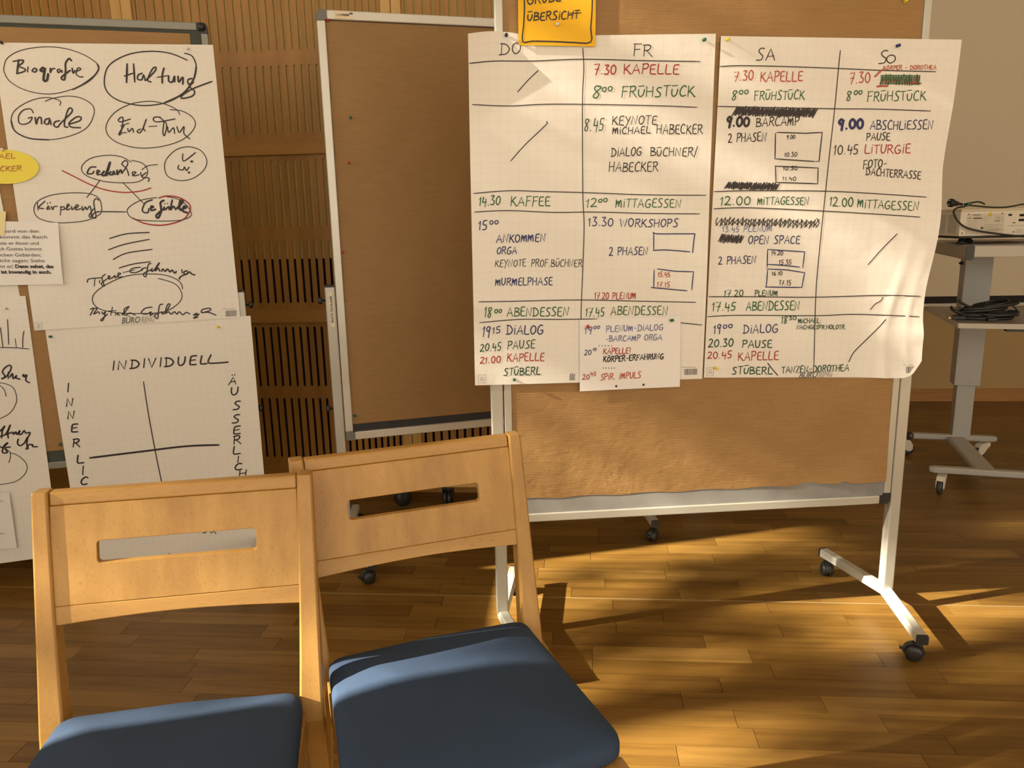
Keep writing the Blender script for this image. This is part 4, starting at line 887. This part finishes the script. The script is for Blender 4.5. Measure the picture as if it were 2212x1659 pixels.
    # seat frame and front legs
    for sg in (-1, 1):
        MB().loft([[(sg*(wf_-.021)+u*k, -D+.030+v*k, z) for u, v in ((-.017,-.017),(.017,-.017),(.017,.017),(-.017,.017))] for z, k in ((0, .8), (.3, 1), (H0-.0015, 1))], smooth=False).build('front_leg', M_['beech_z'], e, .003, 2)
        A_ = Vector((sg*(wr_-.004), .0, 0)); B_ = Vector((sg*(wf_-.016), -D+.045, 0)); d = (B_-A_).normalized(); nn = Vector((-d.y, d.x, 0))*.009
        MB().loft([[(p.x+nn.x*s1, p.y+nn.y*s1, z) for s1, z in ((-1, .415), (1, .415), (1, H0-.0015), (-1, H0-.0015))] for p in (A_, B_)], smooth=False).build('side_apron', M_['beech_x'], e, .002, 2)
        MB().loft([[(p.x+nn.x*s1*.8, p.y+nn.y*s1*.8, z) for s1, z in ((-1, .20), (1, .20), (1, .225), (-1, .225))] for p in (A_+Vector((0, .03, 0)), B_)], smooth=False).build('stretcher', M_['beech_x'], e, .002, 2)
    bx('front_apron', (-wf_+.037, -D+.018, .415), (wf_-.037, -D+.036, H0-.0015), M_['beech_x'], e, .002)
    bx('rear_apron', (-wr_+.015, -.004, .415), (wr_-.015, .014, H0-.0015), M_['beech_x'], e, .002)
    return e
chair('beech chair with blue seat, nearest on the left, overlapping its neighbour', -.5696, 1.1624, .1543)
chair('beech chair with blue seat, the right one, turned a little further and standing behind', -.1675, 1.355, .3379)

# ------------------------------------------------------------ projector trolley
CY = R(-16.9); CO = Vector((1.981, 3.38, 0))
cart = empty('projector_trolley', CO, CY, 'grey height-adjustable projector trolley on castors, by the far wall at right', 'trolley')
TW, TD = .50, .66; ZT, ZS = 1.137, .797
bx('table_top', (.028, .004, ZT-.030), (TW-.028, TD, ZT), M_['laminate'], cart, .002)
bx('front_edge', (.030, -.004, ZT-.052), (TW-.030, .006, ZT-.004), M_['cart_light'], cart, .003)
for x0 in (0, TW-.030):
    r = MB().prism(rrect(x0, ZT-.066, x0+.030, ZT+.0, .0149, 5), .004, TD, 'y').build('side_rail', M_['cart'], cart, 0)
    MB().prism(rrect(x0-.0005, ZT-.0665, x0+.0305, ZT+.0005, .0150, 5), -.004, .004, 'y').build('end_cap', M_['rubber'], r)
bx('shelf', (0, .0, ZS-.022), (TW+.02, TD, ZS), M_['laminate'], cart, .001)
bx('shelf_edge', (-.001, -.004, ZS-.0225), (TW+.021, .001, ZS+.0005), M_['cart_light'], cart, .001)
bx('shelf_edge', (-.004, -.003, ZS-.0225), (.0, TD, ZS+.0005), M_['cart_light'], cart, .001)
bx('shelf_clip', (.19, .01, ZS-.035), (.26, .05, ZS-.0225), M_['plastic_black'], cart)
cc = cart.matrix_world; Cw = Matrix.Translation(CO) @ Matrix.Rotation(CY, 4, 'Z'); Ci = Cw.inverted()
pc = Ci @ Vector((2.362, 3.93, 0)); X, Y = pc.x, pc.y
bx('upper_column', (X-.062, Y-.05, ZS), (X+.062, Y+.05, ZT-.031), M_['cart'], cart, .003)
bx('column_sleeve', (X-.058, Y-.05, .395), (X+.062, Y+.05, ZS-.0225), M_['cart'], cart, .003)
bx('inner_column', (X-.040, Y-.036, .115), (X+.045, Y+.036, .396), M_['cart'], cart, .003)
MB().lathe([(.006, 0), (.006, .002), (.003, .003)], Matrix.Translation((X+.015, Y-.05, .42)) @ Matrix.Rotation(R(90), 4, 'X'), 12).build('bolt', M_['alu'], cart)
MB().lathe([(.009, 0), (.007, .012), (.004, .018)], Matrix.Translation((X-.062, Y, 1.02)) @ Matrix.Rotation(R(-90), 4, 'Y'), 12).build('stop_knob', M_['plastic_black'], cart)
def beam(name, p, q, w, z0, z1):
    p, q = Vector((*p, 0)), Vector((*q, 0)); d = (q-p).normalized(); nn = Vector((-d.y, d.x, 0))
    rings = []
    for pt, k in ((p-d*.002, .6), (p+d*.018, 1), (q-d*.018, 1), (q+d*.002, .6)):
        rings.append([(pt.x+nn.x*w*u*k, pt.y+nn.y*w*u*k, (z0+z1)/2+(z1-z0)/2*h*(1 if k == 1 else .75)) for u, h in ((-1,-.6),(-.8,-1),(.8,-1),(1,-.6),(1,.5),(.8,1),(-.8,1),(-1,.5))])
    MB().loft(rings, smooth=False).build(name, M_['cart'], cart, .003, 2)
fl = Ci @ at_z(2008, 1008, .12); frr = fl + Vector((.62, 0.0, 0)); rl = Ci @ at_z(1935, 935, .12); rr_ = Ci @ at_z(2152, 944, .12)
beam('front_foot', (fl.x, fl.y), (frr.x, frr.y), .020, .095, .125)
beam('rear_foot', (rl.x, rl.y), (rr_.x, rr_.y), .020, .095, .125)
beam('base_bar', (X-.02, Y+.02), (X-.02, fl.y+.01), .045, .088, .118)
def castor2(x, y, ang):
    T = Matrix.Translation((x, y, 0)) @ Matrix.Rotation(ang, 4, 'Z')
    h = MB()
    out = [(-.048, .035), (-.046, .06), (-.03, .083), (.028, .09), (.032, .07), (.012, .055), (-.01, .030), (-.02, .024), (-.036, .024)]
    for y0, y1 in ((-.018, -.013), (.013, .018)):
        b = len(h.v); h.prism(out, y0, y1, 'y')
    h.prism([(-.044, .064), (-.03, .083), (.028, .09), (.032, .072), (.0, .070)], -.014, .014, 'y')
    h.v = [tuple(T @ Vector(p)) for p in h.v]
    c = h.build('castor', M_['projector'], cart, .0015, 1)
    MB().lathe([(.004, -.011), (.030, -.011), (.034, -.007), (.034, .007), (.030, .011), (.004, .011)], T @ Matrix.Translation((-.026, 0, .0345)) @ Matrix.Rotation(R(90), 4, 'X'), 24).build('wheel', M_['rubber'], c)
castor2(fl.x+.055, fl.y, R(70)); castor2(frr.x-.05, frr.y, R(60)); castor2(rl.x+.04, rl.y, R(200)); castor2(rr_.x-.055, rr_.y, R(35))

# ------------------------------------------------------------ projector with labels, ports and vents
PY_ = R(1.5); PO = Vector((1.982, 3.45, 0)); Pm = Matrix.Translation(PO) @ Matrix.Rotation(PY_, 4, 'Z'); Pi = Pm.inverted()
pj = empty('projector', PO, PY_, 'white video projector with printed rear label standing on the trolley', 'projector')
Z0, Z1_ = 1.172, 1.284
bx('shell', (0, 0, Z0), (.42, .30, Z1_-.004), M_['projector'], pj, .004, 3)
bx('lid', (.004, .004, Z1_-.004), (.416, .296, Z1_+.004), plain('projector_lid', (.66, .60, .44), .45), pj, .003, 3)
bx('underside', (.006, .006, Z0-.010), (.414, .294, Z0), M_['plastic_black'], pj, .004)
for fx, fy in ((.045, .05), (.375, .05), (.2, .25)):
    MB().lathe([(.020, ZT), (.020, ZT+.010), (.013, ZT+.012), (.013, Z0-.009)], Matrix.Translation((fx, fy, 0)), 16).build('foot', M_['plastic_black'], pj)
# side vents: three fields of small openings
for k in range(3):
    y0 = .022 + k*.085
    v = bx('vent_recess', (-.0006, y0, Z0+.012), (.0004, y0+.066, Z1_-.018), M_['screen_black'], pj)
    gm = MB(); H_ = Z1_-.018-Z0-.012
    for j in range(15): gm.box((-.0016, y0, Z0+.012+H_*j/14-.0011), (-.0006, y0+.066, Z0+.012+H_*j/14+.0011))
    for j in range(12): gm.box((-.0015, y0+.066*j/11-.0011, Z0+.012), (-.0005, y0+.066*j/11+.0011, Z1_-.018))
    gm.build('grille', M_['projector'], v, recalc=False)
def ppx(px, py):    # a point on the rear face
    d = Pi.to_3x3() @ ray(px, py); o = Pi @ Vector((0, 0, CH)); t = (0 - o.y)/d.y; p = o + d*t; return p.x, p.z
def pquad(name, x0, y0, x1, y1, mat, th=.0006, par=None, lift=0):
    a = ppx(x0, y1); b = ppx(x1, y0); return bx(name, (a[0], -th-lift, a[1]), (b[0], -lift, b[1]), mat, par or pj)
lab = pquad('rating_label', 2085, 461, 2171, 507, plain('label_grey', (.60,.56,.48), .5))
G1, G2 = plain('print_dark', (.07,.06,.05), .6), plain('print_mid', (.33,.31,.27), .6)
rg = random.Random(4); pr = MB()
def pbar(x0, y0, x1, y1, mb): a = ppx(x0, y1); b = ppx(x1, y0); mb.box((a[0], -.0010, a[1]), (b[0], -.0006, b[1]))
for r in (('2100','463','2119','464.6'), ('2103','466','2116','467'), ('2090','470.5','2099','472'), ('2102','470','2121','473'), ('2118','490','2124','495'), ('2148','477','2160','478.5')): pbar(*map(float, r), pr)
pr.build('print', G1, lab, recalc=False); pr = MB()
for i in range(7): pbar(2090, 476+i*3.0, 2090+rg.uniform(18, 26), 477+i*3.0, pr)
for i in range(6): pbar(2126, 484+i*3.2, 2126+rg.uniform(28, 40), 485.6+i*3.2, pr)
for i in range(3): pbar(2150+0, 469+i*3, 2168, 470+i*3, pr)
pbar(2135, 495, 2168, 497, pr); pr.build('print', G2, lab, recalc=False)
for q, r_ in (((2128, 473), 4), ((2155, 472), 4.2)):
    a = ppx(*q); rr2 = r_*.0021; tb = MB(); ring = [(a[0]+rr2*math.cos(R(30*k)), -.0011, a[1]+rr2*math.sin(R(30*k))) for k in range(12)]; tb.tube(ring+[ring[0]], .0003, 4); tb.build('approval_mark', G1, lab)
a = ppx(2139, 463); MB().lathe([(.0001, 0), (.0088, 0), (.0088, .0006), (.0001, .0007)], Matrix.Translation((a[0], -.0001, a[1])) @ Matrix.Rotation(R(90), 4, 'X'), 20).build('round_sticker', plain('sticker_yellow', (.75,.60,.05), .5), pj)
for q in ((2093, 463), (2165, 461), (2078, 504), (2189, 501)):
    a = ppx(*q); MB().lathe([(.0001, 0), (.003, 0), (.003, .0008), (.0001, .001)], Matrix.Translation((a[0], -.0001, a[1])) @ Matrix.Rotation(R(90), 4, 'X'), 10).build('screw', G1, pj)
for r in ((2178, 462, 2186, 466.5), (2202, 462, 2216, 467.5), (2200, 472.5, 2214, 478), (2220, 463, 2232, 468), (2188, 480, 2193, 482)): pquad('port', *r, M_['screen_black'], .0012)
pquad('port_panel', 2176, 486.5, 2250, 487.3, G2)
for i in range(3): pquad('port_caption', 2194, 495+i*3, 2208, 496.2+i*3, G2)

# ------------------------------------------------------------ cables
def P3(px, py, Yw):
    d = ray(px, py); return Vector((0, 0, CH)) + d*(Yw/d.y)
def tubeobj(name, pts, r, mat, label, cat, par=None):
    o = MB().tube(catmull([tuple(p) for p in pts], 8), r, 8).build(name, mat, par)
    if label: tag(o, label, cat)
    return o
cab = empty('power_cable', P3(2062, 440, 3.44), 0, 'black power cable with plug and green tie draped over the projector', 'cable')
def loc(ps): b = cab.location; return [p-b for p in ps]
tubeobj('cord', loc([P3(2084, 446, 3.46), P3(2068, 449, 3.45), P3(2060, 458, 3.425), P3(2068, 476, 3.425), P3(2084, 490, 3.425), P3(2110, 498, 3.425), P3(2140, 503, 3.425), P3(2180, 508, 3.425), P3(2225, 512, 3.425), P3(2260, 511, 3.43)]), .0042, M_['plastic_black'], None, None, cab)
tubeobj('cord', loc([P3(2084, 443, 3.47), P3(2100, 444, 3.475), P3(2130, 447, 3.48), P3(2165, 448, 3.485), P3(2190, 445, 3.49), P3(2215, 441, 3.49), P3(2250, 446, 3.50)]), .0036, M_['plastic_black'], None, None, cab)
tubeobj('cord_end', loc([P3(2083, 441, 3.46), P3(2098, 438, 3.47), P3(2112, 436, 3.48), P3(2121, 438, 3.49), P3(2127, 441, 3.5)]), .0036, M_['plastic_black'], None, None, cab)
pl0 = loc([P3(2052, 438, 3.44), P3(2084, 442, 3.46)]); dv = (pl0[1]-pl0[0]).normalized()
Tp = Matrix.Translation(pl0[0]) @ dv.to_track_quat('Z', 'Y').to_matrix().to_4x4()
plug = MB().lathe([(.001, 0), (.017, 0), (.018, .003), (.018, .013), (.013, .017), (.012, .03), (.010, .04), (.006, .046), (.0055, .066), (.003, .067)], Tp, 18).build('plug', M_['plastic_black'], cab)
for s_ in (-.0095, .0095): MB().lathe([(.0022, -.014), (.0024, -.012), (.0024, 0)], Tp @ Matrix.Translation((0, s_, 0)), 8).build('plug_pin', M_['alu'], plug)
gt = loc([P3(2091, 442.5, 3.457)])[0]
MB().tube([gt+Vector((-.010, -.006, -.008)), gt+Vector((-.002, -.008, .004)), gt+Vector((.008, -.002, .008)), gt+Vector((.014, .0, .002))], .0032, 6).build('cable_tie', M_['green_tie'], cab)
# coiled cable on the shelf
cs_ = at_z(2128, 686, ZS+.008)
coil = empty('coiled_cable', (cs_.x, cs_.y, ZS+.0015), R(-8), 'bundle of coiled black cable lying on the lower shelf of the trolley', 'cable')
def flat(pts, w, h, name='cable_loop'):
    pts = [Vector(p) for p in catmull(pts, 6)]; rings = []
    for i, p in enumerate(pts):
        t_ = (pts[min(i+1, len(pts)-1)]-pts[max(i-1, 0)]).normalized(); u = t_.cross(Vector((0, 0, 1))).normalized(); v = u.cross(t_)
        rings.append([p+u*w*math.cos(R(45*k))+v*h*math.sin(R(45*k)) for k in range(8)])
    MB().loft(rings).build(name, M_['plastic_black'], coil)
rg = random.Random(11)
for k, (ra, rb, zz, dx, dy, tz) in enumerate(((.118, .052, .008, .0, .0, .0), (.125, .047, .020, .010, -.006, .012), (.100, .052, .034, -.010, .010, .018), (.118, .042, .044, .018, .004, .030), (.085, .036, .026, .034, -.034, 0), (.075, .050, .052, .02, .01, .03))):
    pts = []
    for j in range(15):
        a = R(360*j/14 + 40*k); pts.append((dx+ra*math.cos(a), dy+rb*math.sin(a), zz + tz*math.cos(a*1.0)*(.5) + tz*.5 + rg.uniform(-.0015, .0015)))
    flat(pts, .0035, .0065)
flat([(-.02, 0, .05), (.02, .01, .082), (.075, .02, .082), (.128, .02, .052), (.140, .0, .014)], .003, .004)
flat([(-.112, .03, .085), (-.090, .02, .066), (-.05, .0, .046), (0, -.02, .036), (.05, -.02, .03)], .006, .006)
flat([(-.138, .03, .052), (-.136, .0, .040), (-.09, -.01, .024), (-.04, -.02, .03)], .006, .007)
flat([(-.125, .03, .010), (-.08, .0, .018), (0, -.03, .02), (.06, -.03, .015)], .004, .006)
bx('connector', (-.158, -.040, .004), (-.098, -.018, .018), M_['plastic_black'], coil, .002); bx('connector_tip', (-.170, -.036, .006), (-.158, -.022, .015), plain('brass', (.55,.38,.15), .3, .8), coil)
bx('connector', (-.02, -.078, .0), (.022, -.058, .012), M_['plastic_black'], coil, .002)
bx('tie_wrap', (-.012, -.052, .016), (.020, -.030, .019), M_['white_metal'], coil, .001)

# ------------------------------------------------------------ low dolly seen through the slot of the right chair
dl = empty('dolly', (-.41, 3.385, 0), R(-4), 'low wooden dolly on black castors by the timber wall, seen through the right chair slot', 'dolly')
bx('deck', (-.20, -.03, .098), (.42, .10, .122), M_['stile_wood'], dl, .003)
for x_, an in ((-.105, 35), (.105, 85), (.36, 60)):
    T = Matrix.Translation((x_, 0, 0)) @ Matrix.Rotation(R(an), 4, 'Z')
    h = MB(); h.prism([(.0, .092), (.020, .092), (.014, .05), (-.012, .034), (-.022, .045), (-.02, .078)], -.024, -.020, 'y'); h.prism([(.0, .092), (.020, .092), (.014, .05), (-.012, .034), (-.022, .045), (-.02, .078)], .020, .024, 'y'); h.box((-.022, -.024, .084), (.022, .024, .0975))
    h.v = [tuple(T @ Vector(p)) for p in h.v]; c = h.build('castor', M_['plastic_black'], dl)
    for yy in (-.010, .010): MB().lathe([(.004, -.008), (.034, -.008), (.038, -.004), (.038, .004), (.034, .008), (.004, .008)], T @ Matrix.Translation((-.004, yy, .0385)) @ Matrix.Rotation(R(90), 4, 'X'), 22).build('wheel', M_['plastic_black'], c)

# ------------------------------------------------------------ outside the frame: unseen cabinet added to keep low sun off the floor, garden
sb = empty('shading_cabinet', RM @ Vector((XL+.26, -.3, 0)), RY, 'unseen low beech cabinet added by the window wall to shade the floor, left of the picture', 'shading_cabinet')
bx('carcass', (-.24, -2.2, .06), (.16, 2.22, 1.17), M_['beech_x'], sb, .003); bx('top', (-.25, -2.22, 1.17), (.18, 2.24, 1.20), M_['beech_x'], sb, .003); bx('plinth', (-.22, -2.18, 0), (.13, 2.2, .06), M_['plastic_black'], sb)
for k in range(5): d_ = bx('door', (.161, -2.19+k*.842, .08), (.178, -2.19+k*.842+.836, 1.11), M_['beech_z'], sb, .002); bx('handle', (.178, -1.45+k*.842, .95), (.19, -1.44+k*.842, 1.05), M_['alu'], d_)
tag(MB().box((-40, -40, -.35), (XL-.3, 40, -.30)).build('ground', M_['ground']), kind='structure')
tr = empty('garden_tree', (-11.2, -1.0, -.30), 0, 'leafy tree in the garden outside the windows, throwing the dappled shade', 'tree')
rg = random.Random(21)
tk = MB().tube([(0, 0, 0), (.05, .05, 1.5), (.0, .1, 3.2), (.1, .15, 5.0), (.05, .1, 6.5), (.1, .2, 9.6)], [.2, .17, .14, .11, .08, .03], 10)
tips = []
for k in range(20):
    z = rg.uniform(3.2, 5.4) if k < 8 else rg.uniform(6.9, 9.3); a = rg.uniform(0, 2*math.pi); L_ = rg.uniform(1.0, 2.6)*(1-.25*abs(z-6)/3)
    p = Vector((.05, .1, z)); P = [p]
    d = Vector((math.cos(a), math.sin(a), rg.uniform(.05, .4)))
    for j in range(4): p = p + d*L_/4 + Vector((rg.uniform(-.1, .1), rg.uniform(-.1, .1), rg.uniform(-.08, .1))); P.append(p); 
    tk.tube(P, [.05, .035, .025, .015, .006], 6); tips += P[2:]
tk.build('trunk', M_['bark'], tr)
lf = MB(); V = []; Fc = []
def leafquad(c, s_):
    a = rg.uniform(0, 6.28); b = rg.uniform(-.8, .8); u = Vector((math.cos(a), math.sin(a), b)).normalized()*s_; w = u.cross(Vector((rg.uniform(-1, 1), rg.uniform(-1, 1), 1))).normalized()*s_*.55
    b_ = len(V); V.extend([tuple(c-u), tuple(c+w), tuple(c+u), tuple(c-w)]); Fc.append((b_, b_+1, b_+2, b_+3))
# open and dense parts of the crown, noted by where their shade lands on the parquet
spots = [(1060,1290,.0),(1250,1330,.0),(1330,1290,.1),(1180,1230,.15),(1330,1190,.1),(1480,1160,.35),(1500,1240,.8),(1420,1235,.7),(1620,1230,.75),(1640,1175,.5),(1800,1160,.7),(1950,1170,.3),(2100,1140,.85),(1900,1230,.9),(2150,1240,.85),
         (1280,1400,.75),(1450,1350,.75),(1620,1320,.8),(1760,1300,.4),(1480,1400,.35),(1600,1390,.3),(1800,1380,.1),(2060,1330,.0),(2040,1390,.0),(1930,1330,.1),(2080,1270,.2),(2170,1330,.35),(1350,1450,.6),(1500,1450,.8),(1640,1450,.6),(1780,1450,.3),(1900,1440,.3),(2120,1420,.75),
         (1330,1500,.15),(1450,1510,.5),(1560,1510,.8),(1700,1500,.75),(1850,1500,.35),(2000,1490,.5),(1400,1570,.05),(1560,1570,.1),(1700,1550,.2),(1850,1540,.55),(2000,1560,.8),(2150,1560,.9),(1500,1625,.35),(1750,1625,.55),(2000,1640,.8),(2300,1400,.9),(2400,1650,.7)]
spots = [(at_z(a_, b_, 0), c_) for a_, b_, c_ in spots] + [(Vector((a_, b_, 0)), c_) for a_, b_, c_ in ((.4,1.35,0),(.65,1.41,0),(.85,1.46,.2),(.55,1.47,.8),(.72,1.51,.8),(.87,1.55,.1),(1.02,1.59,.6),(1.17,1.62,.1),(1.35,1.75,.2),(1.5,1.85,.7))]
caz, saz = math.cos(AZ), math.sin(AZ)
def shade(p):
    if p.x > 1.55 and p.y > 2.5 + .05*(p.x-1.5): return 1.0 if p.x < 2.5 else .89
    best = None
    for q, c_ in spots:
        dx, dy = p.x-q.x, p.y-q.y; al = dx*caz+dy*saz; la = -dx*saz+dy*caz; d_ = (al*.45)**2 + la**2
        if best is None or d_ < best[0]: best = (d_, c_)
    return best[1] if best[0] < .15 else .5
O_ = Vector((-11.2, -1.0, -.30)); n_c = 0
for k in range(4200):
    c = Vector((rg.gauss(0, .5), rg.uniform(-1.3, 2.0), rg.uniform(4.6, 10.2))); w_ = c + O_
    f_ = w_ + sdir*(w_.z/math.sin(EL)); s_ = shade(f_)
    if rg.random() < s_**2.2*(.42 if s_ < 1 else .42):
        n_c += 1
        for j in range(46): leafquad(c + Vector((rg.gauss(0, .10), rg.gauss(0, .075), rg.gauss(0, .06))), rg.uniform(.03, .055))
print('leaf clusters', n_c)
me = bpy.data.meshes.new('foliage'); me.from_pydata(V, [], Fc); me.materials.append(M_['leaf'])
tag(link(bpy.data.objects.new('foliage', me), tr), kind='stuff')
